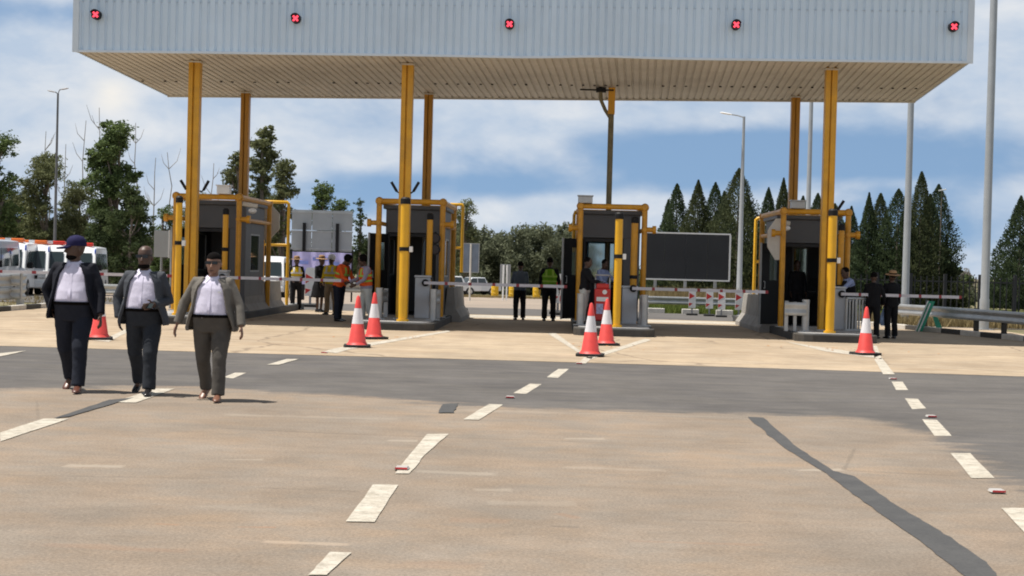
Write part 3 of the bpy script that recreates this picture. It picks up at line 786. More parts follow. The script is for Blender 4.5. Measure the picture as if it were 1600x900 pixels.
# pipe gantries -----------------------------------------------------
gan_lab = ['amber pipe guard frame around the booth behind the walking men', 'amber pipe guard frame around the booth left of centre',
           'amber pipe guard frame around the third booth', 'amber pipe guard frame around the rightmost booth']
def gantry(i):
    t = thing('pipe_gantry', gan_lab[i], 'guard frame', (XI[i], 38.4, 0.2), group='pipe guard frames around the booths')
    wq = .80; zt = 2.88; ln = 4.0
    for x in (-wq, wq):
        for y in (0, ln):
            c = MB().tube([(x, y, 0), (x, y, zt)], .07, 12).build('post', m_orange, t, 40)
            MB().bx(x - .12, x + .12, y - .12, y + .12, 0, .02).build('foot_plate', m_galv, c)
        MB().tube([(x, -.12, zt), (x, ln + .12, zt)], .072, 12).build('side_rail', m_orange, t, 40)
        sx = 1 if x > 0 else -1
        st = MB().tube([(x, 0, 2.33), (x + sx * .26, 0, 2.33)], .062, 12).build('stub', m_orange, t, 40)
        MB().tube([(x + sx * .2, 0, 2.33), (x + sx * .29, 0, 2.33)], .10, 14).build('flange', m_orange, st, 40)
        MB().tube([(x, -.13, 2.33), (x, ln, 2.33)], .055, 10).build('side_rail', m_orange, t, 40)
    for y in (0, ln): MB().tube([(-wq - .08, y, zt), (wq + .08, y, zt)], .068, 12).build('cross_rail', m_orange, t, 40)
    for x in (-wq, wq): MB().ell((x, 0, zt), (.105, .11, .105), 12, 7).build('joint', m_orange, t, 60)
    return t
for i in range(4): gantry(i)

# front bollard pipes, shorter second pipes -------------------------
def pipe(px, Y, i, top, r, lab, m, lamp=True, band=None, rz=0):
    x = PY(px, 460, Y).x
    t = thing('guard_pipe', lab, 'bollard', (x, Y, 0.2), group='tall yellow guard pipes on the islands')
    MB().tube([(0, 0, 0), (0, 0, top)], r, 16).build('pipe', m, t, 40)
    MB().tube([(0, 0, top - .02), (0, 0, top + .10), (0, 0, top + .14)], [r + .012, r + .012, r * .7], 16).build('cap', m_black, t, 40)
    zb = band or top * .62
    c = MB().tube([(0, 0, zb), (0, 0, zb + .09)], r + .012, 16).build('clamp', m_black, t, 40)
    if lamp: MB().bx(r + .01, r + .09, -.06, .04, zb - .02, zb + .11).build('sensor_box', m_white, c, bevel=0.01)
    MB().tube([(0, 0, 0), (0, 0, .05)], r + .04, 16).build('base_collar', m, t, 40)
    return t
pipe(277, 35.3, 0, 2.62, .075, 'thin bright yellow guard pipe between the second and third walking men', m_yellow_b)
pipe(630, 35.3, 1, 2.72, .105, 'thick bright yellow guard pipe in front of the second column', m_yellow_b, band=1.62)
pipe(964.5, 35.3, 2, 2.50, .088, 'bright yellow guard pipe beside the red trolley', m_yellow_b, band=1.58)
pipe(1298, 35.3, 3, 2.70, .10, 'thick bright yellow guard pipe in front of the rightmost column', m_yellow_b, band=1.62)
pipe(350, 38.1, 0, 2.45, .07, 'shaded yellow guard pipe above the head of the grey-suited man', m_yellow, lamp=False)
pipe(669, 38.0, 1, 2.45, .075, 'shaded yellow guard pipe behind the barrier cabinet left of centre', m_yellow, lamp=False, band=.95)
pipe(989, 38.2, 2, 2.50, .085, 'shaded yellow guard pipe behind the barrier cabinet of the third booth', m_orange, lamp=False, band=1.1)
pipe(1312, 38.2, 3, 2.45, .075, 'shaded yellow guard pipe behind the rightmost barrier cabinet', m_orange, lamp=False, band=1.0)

# cameras high on the columns ---------------------------------------
def camera_(px, py, i, sx, lab):
    p = PY(px, py, YC - .1)
    t = thing('security_camera', lab, 'camera', (p.x, p.y, p.z), group='black cameras on the columns')
    MB().tube([(0, 0, 0), (sx * .13, -.05, .22)], .035, 10).build('camera_body', m_black, t, 40)
    MB().tube([(0, 0, 0), (-sx * .06, .05, -.04), (-sx * .1, .06, -.02)], .02, 8).build('bracket', m_black, t, 40)
for px, py, i, sx, lab in ((291, 296, 0, -1, 'black camera tilted left on the first column'), (318, 297, 0, 1, 'black camera tilted right on the first column'),
                           (620, 299, 1, -1, 'black camera tilted left on the second column'), (646, 299, 1, 1, 'black camera tilted right on the second column'),
                           (1309, 328, 3, 1, 'black camera tilted right on the rightmost column')):
    camera_(px, py, i, sx, lab)

# barrier cabinets and boom arms ------------------------------------
def barrier(x, Y, arm, lab, top=1.05, w=.36, droop=0.0):
    t = thing('boom_barrier', lab, 'boom barrier', (x, Y, 0.2), group='boom barriers across the lanes')
    MB().bx(-w / 2, w / 2, -.18, .18, .0, top - .06).build('cabinet', m_cabinet, t, bevel=0.015)
    MB().bx(-w / 2 - .02, w / 2 + .02, -.2, .2, top - .055, top).build('lid', m_cabinet, t, bevel=0.02)
    MB().bx(-w / 2 + .04, w / 2 - .04, -.187, -.179, .12, top - .16).build('door', m_cabinet, t)
    hub = MB().tube([(w / 2 - .1, -.22, .87), (w / 2 - .1, -.26, .87)], .09, 16).build('hub', m_black, t, 40)
    a = MB(); n = 12
    L_ = arm
    for k in range(n):
        a.cur = 1 if k % 2 else 0
        x0 = .05 + (L_ - .05) * (k if not k % 2 else k + .72) / n if False else .05 + (L_ - .05) * k / n
        x1 = .05 + (L_ - .05) * (k + 1) / n
        # red bands are short, white ones long
        if k % 2: x0, x1 = x1 - (x1 - x0) * .26, x1
        elif k: x0 -= (L_ - .05) / n * .65 * 0
        z0 = .87 - droop * x0; z1 = .87 - droop * x1
        a.bx(x0, x1, -.30, -.265, (z0 + z1) / 2 - .036, (z0 + z1) / 2 + .036)
        if k % 2:
            a.cur = 0; xx = .05 + (L_ - .05) * k / n
            a.bx(xx, x0, -.30, -.265, (z0 + z1) / 2 - .036, (z0 + z1) / 2 + .036)
    a.build('boom_arm', [m_arm, m_armred], t)
    return t
m_arm = mat('boom_white', (.60, .58, .62), .45, dirt=.15); m_armred = mat('boom_red', (.30, .03, .04), .5)
xs = PY(661, 460, 37.8).x
barrier(PY(345, 440, 37.8).x, 37.8, 3.1, 'boom barrier with its arm behind the grey-suited man')
barrier(PY(661, 440, 37.8).x, 37.8, 3.55, 'boom barrier with pale cabinet left of centre, arm reaching the man in the lime vest')
barrier(PY(983, 480, 37.8).x, 37.8, 3.35, 'boom barrier with pale cabinet in front of the third booth', top=.93)
barrier(PY(1307, 480, 37.8).x, 37.8, 2.95, 'boom barrier on the rightmost island, arm crossing the figures in black')
barrier(PY(-45, 440, 37.8).x, 37.8, 5.1, 'boom barrier reaching in from the left edge behind the dark-suited man', top=1.05)

# concrete jersey barriers along the islands ------------------------
def jersey(x, y0, y1, lab):
    t = thing('jersey_barrier', lab, 'concrete barrier', (x, y0, 0.0), group='concrete barriers along the islands')
    pr = [(-.30, .0), (.30, 0), (.30, .12), (.14, .36), (.09, .92), (-.09, .92), (-.14, .36), (-.30, .12)]
    n = max(1, round((y1 - y0) / 2.0)); L_ = (y1 - y0) / n
    for k in range(n):
        mb = MB(); mb.prism([(a, b) for a, b in pr], k * L_, (k + 1) * L_ - .02, 'y'); mb.build('segment', m_conc, t, bevel=0.015)
    return t
jersey(PY(383, 450, 40.2).x, 39.6, 44.8, 'concrete barrier right of the first island, behind the grey-suited man')
jersey(PY(706, 450, 41.0).x, 40.6, 44.4, 'concrete barrier right of the second island')
jersey(PY(1200, 450, 40.2).x, 39.4, 44.8, 'concrete barrier left of the rightmost island')

# bright yellow side frames -----------------------------------------
def side_frame(pxa, pxb, ya, i, lab, short=False):
    Y = 45.4
    a = PY(pxa, 380, Y); b = PY(pxb, 380, Y); top = PY(pxb, ya, Y).z
    t = thing('side_frame', lab, 'pipe frame', (a.x, Y, 0.0), group='bright yellow pipe frames beside the islands')
    w = b.x - a.x
    MB().tube([(0, 0, .2), (0, 0, top)], .055, 10).build('post', m_orange, t, 40)
    MB().tube([(0, 0, top), (w * .92, 0, top), (w, 0, top - .06), (w, 0, .1 if not short else top - 2.0)], .05, 10).build('hoop', m_yellow_b, t, 40)
    MB().tube([(0, 0, top - 1.27), (w, 0, top - 1.27)], .045, 10).build('cross_bar', m_yellow_b, t, 40)
side_frame(411, 450, 316, 0, 'bright yellow pipe frame beside the white octagonal panel on the first island')
side_frame(702, 722, 320, 1, 'narrow bright yellow pipe frame right of the second booth', True)
side_frame(1224, 1180, 341, 3, 'bright yellow pipe frame left of the rightmost booth', False)
t = thing('pipe_loop', 'small bright yellow pipe loop left of the third booth', 'pipe frame', (PY(905, 400, 42).x, 42.3, .2))
p = PY(899, 331, 42.3)
MB().tube([(0, 0, 0), (0, 0, p.z - .2), (p.x - t.location.x, 0, p.z - .2), (p.x - t.location.x - .03, 0, p.z - .3), (p.x - t.location.x - .03, 0, p.z - 1.3)], .045, 10).build('pipe', m_yellow_b, t, 40)

# octagonal panels
m_canvas = mat('pale_canvas', (0.62, 0.59, 0.53), 0.8, var=0.08, dirt=0.2)
for px, py, Y, sx, lab in ((412, 346, 42.9, 1, 'dirty white half octagonal panel beside the first booth'), (1222, 374, 38.75, -1, 'dirty white half octagonal panel beside the rightmost booth')):
    p = PY(px, py, Y)
    t = thing('octagonal_panel', lab, 'panel', p)
    mb = MB(); rr = .48
    ho = [(0, .52), (.16, .52), (.44 if sx > 0 else .36, .22), (.44 if sx > 0 else .36, -.2), (.16, -.52), (0, -.52)]
    mb.rings([[V((sx * r * a, y, r * b)) for a, b in (ho if sx > 0 else ho[::-1])] for y, r in ((0, 1), (.08, 1), (.13, .86))])
    mb.build('panel', m_canvas, t)
    MB().tube([(0, .12, .1), (XI[0 if Y > 40 else 3] + (.8 if Y > 40 else -.8) - p.x, -.3, .1)], .03, 8).build('bracket', m_galv, t, 40)

# small boxes and floodlights on the gantries
for px, py, w, h, m, lab in ((354, 312, .32, .20, m_white, 'white equipment box on the first guard frame'), (914, 322, .36, .17, m_galv, 'grey equipment box on top of the third guard frame'),
                             (1243, 330, .34, .18, m_galv, 'grey equipment box on top of the rightmost guard frame')):
    p = PY(px, py, 38.7); zb = 0.2 + 2.88 + .073
    t = thing('equipment_box', lab, 'box', (p.x, 38.4, zb))
    MB().bx(-w / 2, w / 2, -.14, .14, 0, h).build('case', m, t, bevel=0.012)
    MB().bx(-w / 2 - .02, w / 2 + .02, -.18, .16, h, h + .025).build('lid', m, t)
for i, (px, py) in enumerate(((389, 322), (1222, 349))):
    p = PY(px, py, 38.9)
    t = thing('floodlight', ['pale tube floodlight on the first guard frame', 'pale floodlight on the left of the rightmost guard frame'][i], 'light', p)
    MB().tube([(-.16, 0, .06), (.2, .1, 0)], .06, 12).build('tube', m_canvas, t, 40)
    MB().ell((0.1, -.03, -.12), (.11, .1, .07)).build('lamp', m_white, t, 60)

m_lens2 = mat('unlit_lens', (0.022, 0.012, 0.012), .3)
# round traffic lights by the second booth
p = PY(679.5, 381, 38.15)
t = thing('traffic_light', 'black two-lamp traffic light beside the second booth', 'traffic light', (p.x, 38.15, 0.2))
MB().tube([(0, .08, 0), (0, .08, p.z + .1)], .03, 10).build('post', m_black, t, 40)
for dz in (-.14, .14):
    l = MB().tube([(0, .06, p.z - .2 + dz), (0, -.1, p.z - .2 + dz)], .14, 18).build('lamp_housing', m_black, t, 40)
    MB().tube([(0, -.1, p.z - .2 + dz), (0, -.108, p.z - .2 + dz)], .11, 18).build('lens', m_lens2, l, 40)

# ---------------------------------------------------------------- guardrails
def wbeam(a, b, zc, hh=.155, th=.04):
    """W profile swept from a to b (plan points)"""
    a, b = V(a), V(b); t = (b - a).normalized(); n = V((t.y, -t.x))
    pr = [(0, 1), (.03, .95), (.045, .7), (.045, .45), (0, .12), (0, -.12), (.045, -.45), (.045, -.7), (.03, -.95), (0, -1)]
    outer = [(d, z * hh) for d, z in pr]; inner = [(d - .012, z * hh) for d, z in pr][::-1]
    rs = []
    k_ = max(1, int((b - a).length / 2))
    for k in range(k_ + 1):
        p = a.lerp(b, k / k_); z0 = tz(p.x, p.y) + zc
        rs.append([V((p.x + n.x * d, p.y + n.y * d, z0 + z)) for d, z in outer + inner])
    return rs
def guardrail(pts, lab, zc=.58, m=None, posts=2.0, double=False, pm=None):
    m = m or m_galv; o0 = V(pts[0]); z0 = tz(*pts[0])
    t = thing('guardrail', lab, 'guardrail', (o0.x, o0.y, z0))
    sh = V((o0.x, o0.y, z0))
    for a, b in zip(pts[:-1], pts[1:]):
        for zz in ((zc,) if not double else (zc, zc + .37)):
            mb = MB(); mb.rings([[p - sh for p in r] for r in wbeam(a, b, zz)]); mb.build('beam', m, t, 50)
        n = max(1, int(round((V(b) - V(a)).length / posts)))
        tt = (V(b) - V(a)).normalized(); nn = V((tt.y, -tt.x))
        for k in range(n + (1 if b == pts[-1] else 0)):
            p = V(a).lerp(V(b), k / n) - nn * .09
            zg = tz(p.x, p.y); top = zc + .17 + (.37 if double else 0)
            q = V((p.x, p.y, zg)) - sh
            MB().bx(q.x - .055, q.x + .055, q.y - .075, q.y + .075, q.z - .1, q.z + top).build('post', pm or m, t)
    return t
m_wood = mat('dark_timber', (0.045, 0.038, 0.032), 0.85, var=0.3)
def tp(px, Y): p = TX(px, Y); return (p.x, p.y)
guardrail([tp(1390, 46.0), tp(1440, 44.4), tp(1520, 41.5), tp(1610, 38.5), tp(1720, 35)], 'steel guardrail on dark posts along the right edge of the plaza', pm=m_wood, zc=.56)
guardrail([tp(1012, 62.5), tp(1090, 62.3), tp(1165, 62), tp(1182, 58), tp(1192, 53)], 'steel guardrail behind the red and white chevron boards', zc=.5)
guardrail([(XL - .4, 38.2), (XL - .35, 42.2)][::1], 'double beam steel guardrail at the left edge, nearest the silver van', zc=.42, double=True)
guardrail([tp(-8, 41.0), tp(30, 41.2)], 'stacked steel guardrail end facing the road at the left edge', zc=.45, double=True, posts=.9)
guardrail([tp(110, 46.5), tp(198, 46)], 'low steel guardrail behind the first two walking men', zc=.5)
guardrail([tp(515, 48), tp(580, 48)], 'pale steel guardrail behind the orange vested workers', zc=.72)
# short rail stubs guarding booth fronts
def stub(px, Y, i, lab, along=False, w=.5):
    x = PY(px, 480, Y).x
    t = thing('rail_stub', lab, 'guardrail', (x, Y, .2), group='short grey rail stubs on the islands')
    MB().tube([(0, 0, 0), (0, 0, .72)], .085, 14).build('post', m_galv, t, 40)
    MB().tube([(0, 0, .72), (0, 0, .74)], .09, 14).build('cap', m_galv, t, 40)
    MB().bx(-.16, .16, -.16, .16, 0, .02).build('base_plate', m_galv, t)
    a = (0, .06) if along else (-w, -.0)
    b = (0, 1.5) if along else (0, -.0)
    mb = MB(); rs = wbeam(a, b, .52); mb.rings([[V((p.x, p.y - (0 if along else .09), p.z)) for p in r] for r in rs]); mb.build('beam', m_galv, t, 50)
    MB().bx(b[0] - .05 if not along else .0 - .05, b[0] + .05 if not along else .05, (1.4 if along else -.02), (1.5 if along else .06), 0, .7).build('block', m_galv, t)
    if not along: MB().bx(-w + .02, -w + .1, -.0, .08, 0, .7).bx(-w * .55, -w * .55 + .07, 0, .07, 0, .68).build('leg', m_galv, t)
stub(1259, 35.9, 3, 'grey rail stub standing before the rightmost booth door')
stub(677, 36.6, 1, 'grey rail stub beside the cabinet left of centre', True)
stub(1007, 36.4, 2, 'grey rail stub beside the third booth', True)
stub(907, 36.0, 2, 'grey rail stub at the left front corner of the third island', True)
stub(592, 36.4, 1, 'grey rail stub at the left front corner of the second island', True)
# grey pipe fence on the rightmost island
t = thing('pipe_fence', 'grey pedestrian rail fence beside the rightmost cabinet', 'fence', (PY(1322, 500, 37.3).x, 37.3, .05))
w = PY(1356, 500, 37.3).x - t.location.x
for z in (.15, .92): MB().tube([(0, 0, z), (w, .3, z)], .035, 10).build('rail', m_galv, t, 40)
for k in range(7): MB().tube([(w * k / 6, .3 * k / 6, 0 if k % 3 == 0 else .15), (w * k / 6, .3 * k / 6, .92)], .035 if k % 3 == 0 else .024, 8).build('baluster', m_galv, t, 40)
# ---------------------------------------------------------------- traffic cones
m_conered = mat('cone_red', (0.72, 0.062, 0.055), 0.5, var=0.10, scale=5, dirt=0.15)
m_conewhite = mat('reflective_white', (0.74, 0.73, 0.76), 0.35, var=0.06, scale=8, dirt=0.2)
def cone():
    t = thing('traffic_cone', 'x', 'traffic cone', group='red and white traffic cones')
    Hc = .93
    r = lambda z: .165 - (.165 - .028) * ((z - .04) / (Hc - .04))
    MB().prism([(-.24 + .05 * 0, -.2), (-.2, -.24), (.2, -.24), (.24, -.2), (.24, .2), (.2, .24), (-.2, .24), (-.24, .2)], 0, .045).build('base', m_rubber, t, bevel=.01)
    MB().lathe([(.20, .04), (.175, .07), (r(.1), .1), (r(.42), .42), (r(.42) - .004, .425), (r(.70) - .004, .70), (r(.705), .705), (r(.9), .9), (.012, Hc), (.005, Hc)], 28).build('body', m_conered, t, 35)
    MB().lathe([(r(.42) + .001, .42), (r(.70) + .001, .70)], 28, cap=False).build('reflective_band', m_conewhite, t, 35)
    return t
c0 = cone()
for k, (px, py, rz, lb) in enumerate(((155, 530, .3, 'traffic cone behind the hand of the man in the blue cap'), (558, 542, .1, 'nearer traffic cone of the pair left of the thick yellow pipe'),
        (584, 529, .5, 'farther traffic cone of the pair left of the thick yellow pipe'), (922, 556, -.1, 'nearer traffic cone of the pair in front of the red trolley'),
        (947, 539, .2, 'farther traffic cone of the pair in front of the red trolley'), (1352, 554, .4, 'single traffic cone in front of the rightmost barrier'))):
    p = G(px, py, 0.014)
    if k == 0: c0.location = p; c0['label'] = lb; c0.rotation_euler[2] = rz
    else: dup(c0, lb, p, rz)
c0.rotation_euler[0] = 0

# dusty litter by the cones
m_litter = mat('dry_leaves', (0.36, 0.16, 0.05), .9, var=.5, scale=20)
def litter(px, py, lab, n=34, sx=.55, sy=.6):
    o0 = G(px, py, .016); rnd = random.Random(px); mb = MB()
    for k in range(n):
        x, y, a, s = rnd.gauss(0, sx), rnd.gauss(0, sy), rnd.uniform(0, PI), rnd.uniform(.014, .042)
        m = Matrix.Translation((x, y, 0)) @ Matrix.Rotation(a, 4, 'Z') @ Matrix.Rotation(rnd.uniform(-.12, .12), 4, 'X')
        mb.add([m @ V(q) for q in ((-s, -s * .5, .01), (s, -s * .4, .014), (s * .8, s * .5, .02), (-s * .7, s * .5, .012))], [(0, 1, 2, 3)])
    o = mb.build('dry_leaf_litter', m_litter, loc=o0)
    tag(o, lab, 'litter', kind='stuff')
litter(606, 527, 'scattered dry brown leaves right of the left cone pair')
litter(1325, 546, 'scattered dry brown leaves left of the single cone')
litter(958, 543, 'scattered dry brown leaves at the foot of the trolley cones', 16)

# road studs
m_studw = mat('stud_pale', (.42, .40, .38), .5)
m_studred = mat('stud_red', (0.65, 0.05, 0.06), .3)
def stud(px, py, lab, w=.11):
    t = thing('road_stud', lab, 'road stud', G(px, py, .012), group='red and white road studs')
    MB().prism([(-.5 * w, 0), (.5 * w, 0), (.38 * w, .016), (-.38 * w, .016)], -w * .5, w * .5, 'y').build('body', m_studw, t)
    MB().bx(-.42 * w, .42 * w, -w * .53, -w * .44, .002, .015).build('reflector', m_studred, t)
for px, py, lb in ((628, 732, 'red road stud on the broken white lane dash near the centre'), (797, 621, 'red road stud between two dashes of the middle lane line'),
                   (1455, 651, 'red road stud just beyond the third right lane dash'), (1558, 768, 'red and white road stud near the right edge'),
                   (507, 551, 'red road stud at the near tip of the left chevron line'), (905, 568, 'red road stud at the near tip of the middle chevron line'), (1395, 592, 'red road stud before the first dash of the right lane line')):
    stud(px, py, lb, .11)

# ---------------------------------------------------------------- chevron boards
m_post = mat('grey_plastic', (0.33, 0.32, 0.33), .6)
def chevron():
    t = thing('chevron_board', 'x', 'chevron board', group='red and white chevron boards')
    MB().prism([(-.13, .28), (.13, .28), (.13, .93), (.09, 1.0), (-.09, 1.0), (-.13, .93)], -.02, .02, 'y').build('board', m_white, t)
    for z in (.72, .42):
        MB().prism([(-.12, z - .09), (.02, z + .02), (-.12, z + .05)] if z < .5 else [(-.115, z - .12), (.095, z), (-.115, z + .12)], -.024, -.0205, 'y').build('chevron', m_red, t)
    MB().tube([(0, .02, 0), (0, .02, .95)], .03, 10).build('post', m_post, t, 40)
    MB().bx(-.2, .2, -.18, .2, 0, .08).build('base', m_rubber, t, bevel=.02)
    return t
ch0 = chevron()
chs = [(1081, 57, 'leftmost of the four chevron boards before the back guardrail'), (1108, 56, 'second chevron board from the left before the back guardrail'),
       (1127, 54.5, 'third chevron board from the left before the back guardrail'), (1154, 54.5, 'fourth chevron board before the back guardrail, left of the concrete barrier'),
       (1179, 53, 'chevron board half hidden behind the rightmost concrete barrier'), (484, 52, 'chevron board between the straw-hatted woman and the seated barrier, left lane'),
       (871, 51, 'left chevron board of the pair beside the third booth door'), (882, 49.5, 'right chevron board of the pair beside the third booth door')]
for k, (px, Y, lb) in enumerate(chs):
    p = TX(px, Y)
    if k == 0: ch0.location = p; ch0['label'] = lb
    else: dup(ch0, lb, p, random.uniform(-.15, .15), scale=(1.35,) * 3 if k > 4 else None)

# yellow drums
m_drum = mat('drum_yellow', (0.72, 0.43, 0.01), .5, var=.08, dirt=.1)
def drum():
    t = thing('yellow_drum', 'x', 'drum', group='yellow drums on the gravel lot')
    MB().lathe([(.30, 0), (.31, .02), (.31, .32), (.325, .34), (.31, .36), (.31, .64), (.325, .66), (.31, .68), (.31, .98), (.30, 1.0)], 20).build('body', m_drum, t, 35)
    MB().lathe([(.315, .99), (.315, 1.02), (.02, 1.021)], 20).build('lid', m_drum, t, 35)
    return t
d0 = drum()
for k, (px, lb) in enumerate(((773, 'yellow drum nearest the white pickup'), (800.5, 'yellow drum half hidden by the man in the grey shirt'), (838, 'yellow drum between the two men seen from behind'))):
    if k == 0: d0.location = TX(px, 128); d0['label'] = lb
    else: dup(d0, lb, TX(px, 126))

# red wheeled extinguisher trolley
p = PY(940, 505, 36.6)
t = thing('red_trolley', 'red wheeled equipment trolley with white labels and silver handles by the third booth', 'trolley', (p.x, 36.6, .2))
MB().bx(-.19, .19, -.14, .14, .1, .86).build('case', m_red, t, bevel=.03)
MB().bx(-.15, .15, -.12, .12, .86, .98).build('lid', m_red, t, bevel=.03)
MB().bx(-.14, .14, -.147, -.142, .56, .66).build('label_panel', m_white, t)
mlab = mat('blue_white_label', (0.40, 0.42, 0.62), .5, var=.5, scale=30)
MB().bx(-.14, .02, -.147, -.142, .26, .50).build('label_panel', mlab, t)
MB().lathe([(.055, 0), (.055, .006)], 16).build('round_sticker', m_white, t).matrix_local = Matrix.Translation((.05, -.142, .78)) @ Matrix.Rotation(PI / 2, 4, 'X')
for x in (-.17, .17):
    MB().tube([(x, .12, .2), (x, .12, 1.12), (x, .05, 1.18)], .018, 8).build('handle', m_galv, t, 40)
    w = MB().tube([(x - .03, .1, .1), (x + .03, .1, .1)], .1, 18).build('wheel', m_rubber, t, 40)
    MB().tube([(x - .034, .1, .1), (x + .034, .1, .1)], .05, 14).build('hub', m_galv, w, 40)
MB().tube([(-.17, .05, 1.18), (.17, .05, 1.18)], .018, 8).build('grip', m_galv, t, 40)

# ---------------------------------------------------------------- signs
m_signback = mat('sign_back_grey', (0.36, 0.375, 0.38), .5, .3, var=.12, scale=.8, dirt=.1)
m_banner = mat('lilac_banner', (0.50, 0.47, 0.78), .7, var=.18, scale=.9, stretch=(1, 1, 2))
m_bannerb = mat('blue_print', (0.22, 0.28, 0.66), .7, var=.3, scale=3)
Y = 72
a = PY(456, 327, Y); b = PY(550, 394, Y); zb = b.z
t = thing('road_sign_back', 'large grey road sign seen from behind on black posts, left of the second booth', 'sign', (a.x, Y, tz(0, Y)))
sx = b.x - a.x; z0 = zb - t.location.z; z1 = a.z - t.location.z
for k in range(3):
    for j in range(2):
        MB().bx(sx * k / 3 + .015, sx * (k + 1) / 3 - .015, 0, .04, z0 + (z1 - z0) * j / 2 + .012, z0 + (z1 - z0) * (j + 1) / 2 - .012).build('sign_panel', m_signback, t)
for zz in (.06, .48, .94): MB().bx(-.02, sx + .02, -.05, -.003, z0 + (z1 - z0) * zz - .03, z0 + (z1 - z0) * zz + .03).build('stiffener', m_galv, t)
for u in (.22, .76): MB().bx(sx * u - .07, sx * u + .07, -.2, -.06, 0, z0 + (z1 - z0) * .68).build('post', m_black, t)
Y = 69; a = PY(457, 393, Y); b = PY(548, 446, Y)
t = thing('banner', 'lilac printed banner hung below the grey sign back', 'banner', (a.x, Y, tz(0, Y)))
sx = b.x - a.x; z0, z1 = b.z - t.location.z, a.z - t.location.z
mb = MB(); n = 24
mb.rings([[V((sx * k / n, .05 * math.sin(k * 1.1) + dy, z)) for z, dy in ((z0, 0), (z0, .012), (z1, .012), (z1, 0))] for k in range(n + 1)]); mb.build('cloth', m_banner, t, 60)
mb = MB()
for k, (u0, u1, v0, v1) in enumerate(((.10, .28, .62, .72), (.35, .62, .74, .84), (.62, .80, .60, .70), (.2, .5, .35, .45), (.55, .9, .3, .42), (.45, .7, .15, .25))):
    mb.bx(sx * u0, sx * u1, -.075, -.07, z0 + (z1 - z0) * v0, z0 + (z1 - z0) * v1)
mb.build('faded_print', m_bannerb, t)
for x in (-.04, sx + .04): MB().tube([(x, .03, 0), (x, .03, z1 + .1)], .04, 8).build('pole', m_black, t, 40)

m_bill = mat('black_billboard', (0.018, 0.019, 0.022), .55, var=.25, scale=.6)
Y = 76; a = PY(1006, 364, Y); b = PY(1138, 438, Y)
t = thing('billboard', 'large black billboard with thin white frame in front of the conifers', 'billboard', (a.x, Y, tz(0, Y)))
sx = b.x - a.x; z0, z1 = b.z - t.location.z, a.z - t.location.z
lean = -.0265 * 0
for k in range(4): MB().bx(sx * k / 4 + .006, sx * (k + 1) / 4 - .006, 0, .06, z0, z1).build('panel', m_bill, t)
fr = MB().bx(-.06, sx + .06, -.03, .05, z1, z1 + .07).bx(-.06, sx + .06, -.03, .05, z0 - .07, z0).bx(sx, sx + .08, -.03, .05, z0, z1).bx(-.08, 0, -.03, .05, z0, z1).build('frame', m_white, t)
for u in (.15, .5, .85): MB().bx(sx * u - .07, sx * u + .07, .06, .2, 0, z1).build('post', m_galv, t)

m_steelblue = mat('blue_grey_panel', (0.17, 0.21, 0.27), .5, var=.15)
for x0, x1, y0, y1, Y, m, lab, two in ((724, 747, 381, 425, 90, m_steelblue, 'blue grey sign back on a single pole above the white pickup', True), (783, 796, 414, 444, 100, m_signback, 'small grey sign back beside the man in the grey shirt', False)):
    a = PY(x0, y0, Y); b = PY(x1, y1, Y); z = tz(0, Y)
    t = thing('small_road_sign', lab, 'sign', (a.x, Y, z)); sx = b.x - a.x
    for k in range(2):
        MB().bx(sx * (.54 * k), sx * (.46 + .54 * k), 0, .04, b.z - z, a.z - z).build('sign_panel', m, t)
    f = MB().bx(-.05, sx + .05, -.03, .05, a.z - z, a.z - z + .05).bx(-.05, sx + .05, -.03, .05, b.z - z - .05, b.z - z).bx(-.05, 0, -.03, .05, b.z - z, a.z - z).bx(sx, sx + .05, -.03, .05, b.z - z, a.z - z).build('frame', m_pole, t)
    for u in ((.5,) if two else (.3, .7)): MB().tube([(sx * u, -.06, 0), (sx * u, -.06, a.z - z)], .055, 8).build('pole', m_canvas if two else m_white, t, 40)
a = PY(241, 360, 41); b = PY(263, 402, 41)
t = thing('small_road_sign', 'grey sign panel left of the first booth above the second man', 'sign', (a.x, 41, 0)); sx = b.x - a.x
MB().bx(0, sx, 0, .03, b.z, a.z).build('sign_panel', m_signback, t)
MB().bx(sx, sx + .03, -.02, .04, b.z - .02, a.z + .02).build('frame', m_white, t)
MB().tube([(sx * .5, .06, 0), (sx * .5, .06, a.z)], .035, 8).build('pole', m_galv, t, 40)

# green boards leaning by the right guardrail
m_green = mat('green_sign_face', (0.03, 0.33, 0.20), .45, var=.1, dirt=.12)
p = TX(1440, 43.2)
t = thing('folding_sign', 'green folding sign standing tilted by the right guardrail', 'folding sign', p, -.25)
rotA = Matrix.Rotation(R(24), 4, 'Y'); 
MB().bx(-.12, .12, -.35, .35, 0, .85, Matrix.Translation((-.08, 0, 0)) @ Matrix.Rotation(R(20), 4, 'Y') @ Matrix.Diagonal((.15, 1, 1, 1))).build('leaf', m_white, t)
mb = MB(); mb.rings([[V((-.18, y, 0)), V((.02, y, 0)), V((.34, y, .86)), V((.14, y, .86))] for y in (-.03, .0)]); mb.build('leaf', m_green, t)
mb = MB(); mb.rings([[V((-.19, y, -.0)), V((-.15, y, 0)), V((.17, y, .87)), V((.13, y, .87))] for y in (-.034, .004)]); mb.build('edge_strip', m_white, t)
mb = MB(); mb.rings([[V((.42, y, .02)), V((.60, y, 0)), V((.42, y, .42)), V((.28, y, .44))] for y in (.10, .13)]); mb.build('leaf', m_green, t)

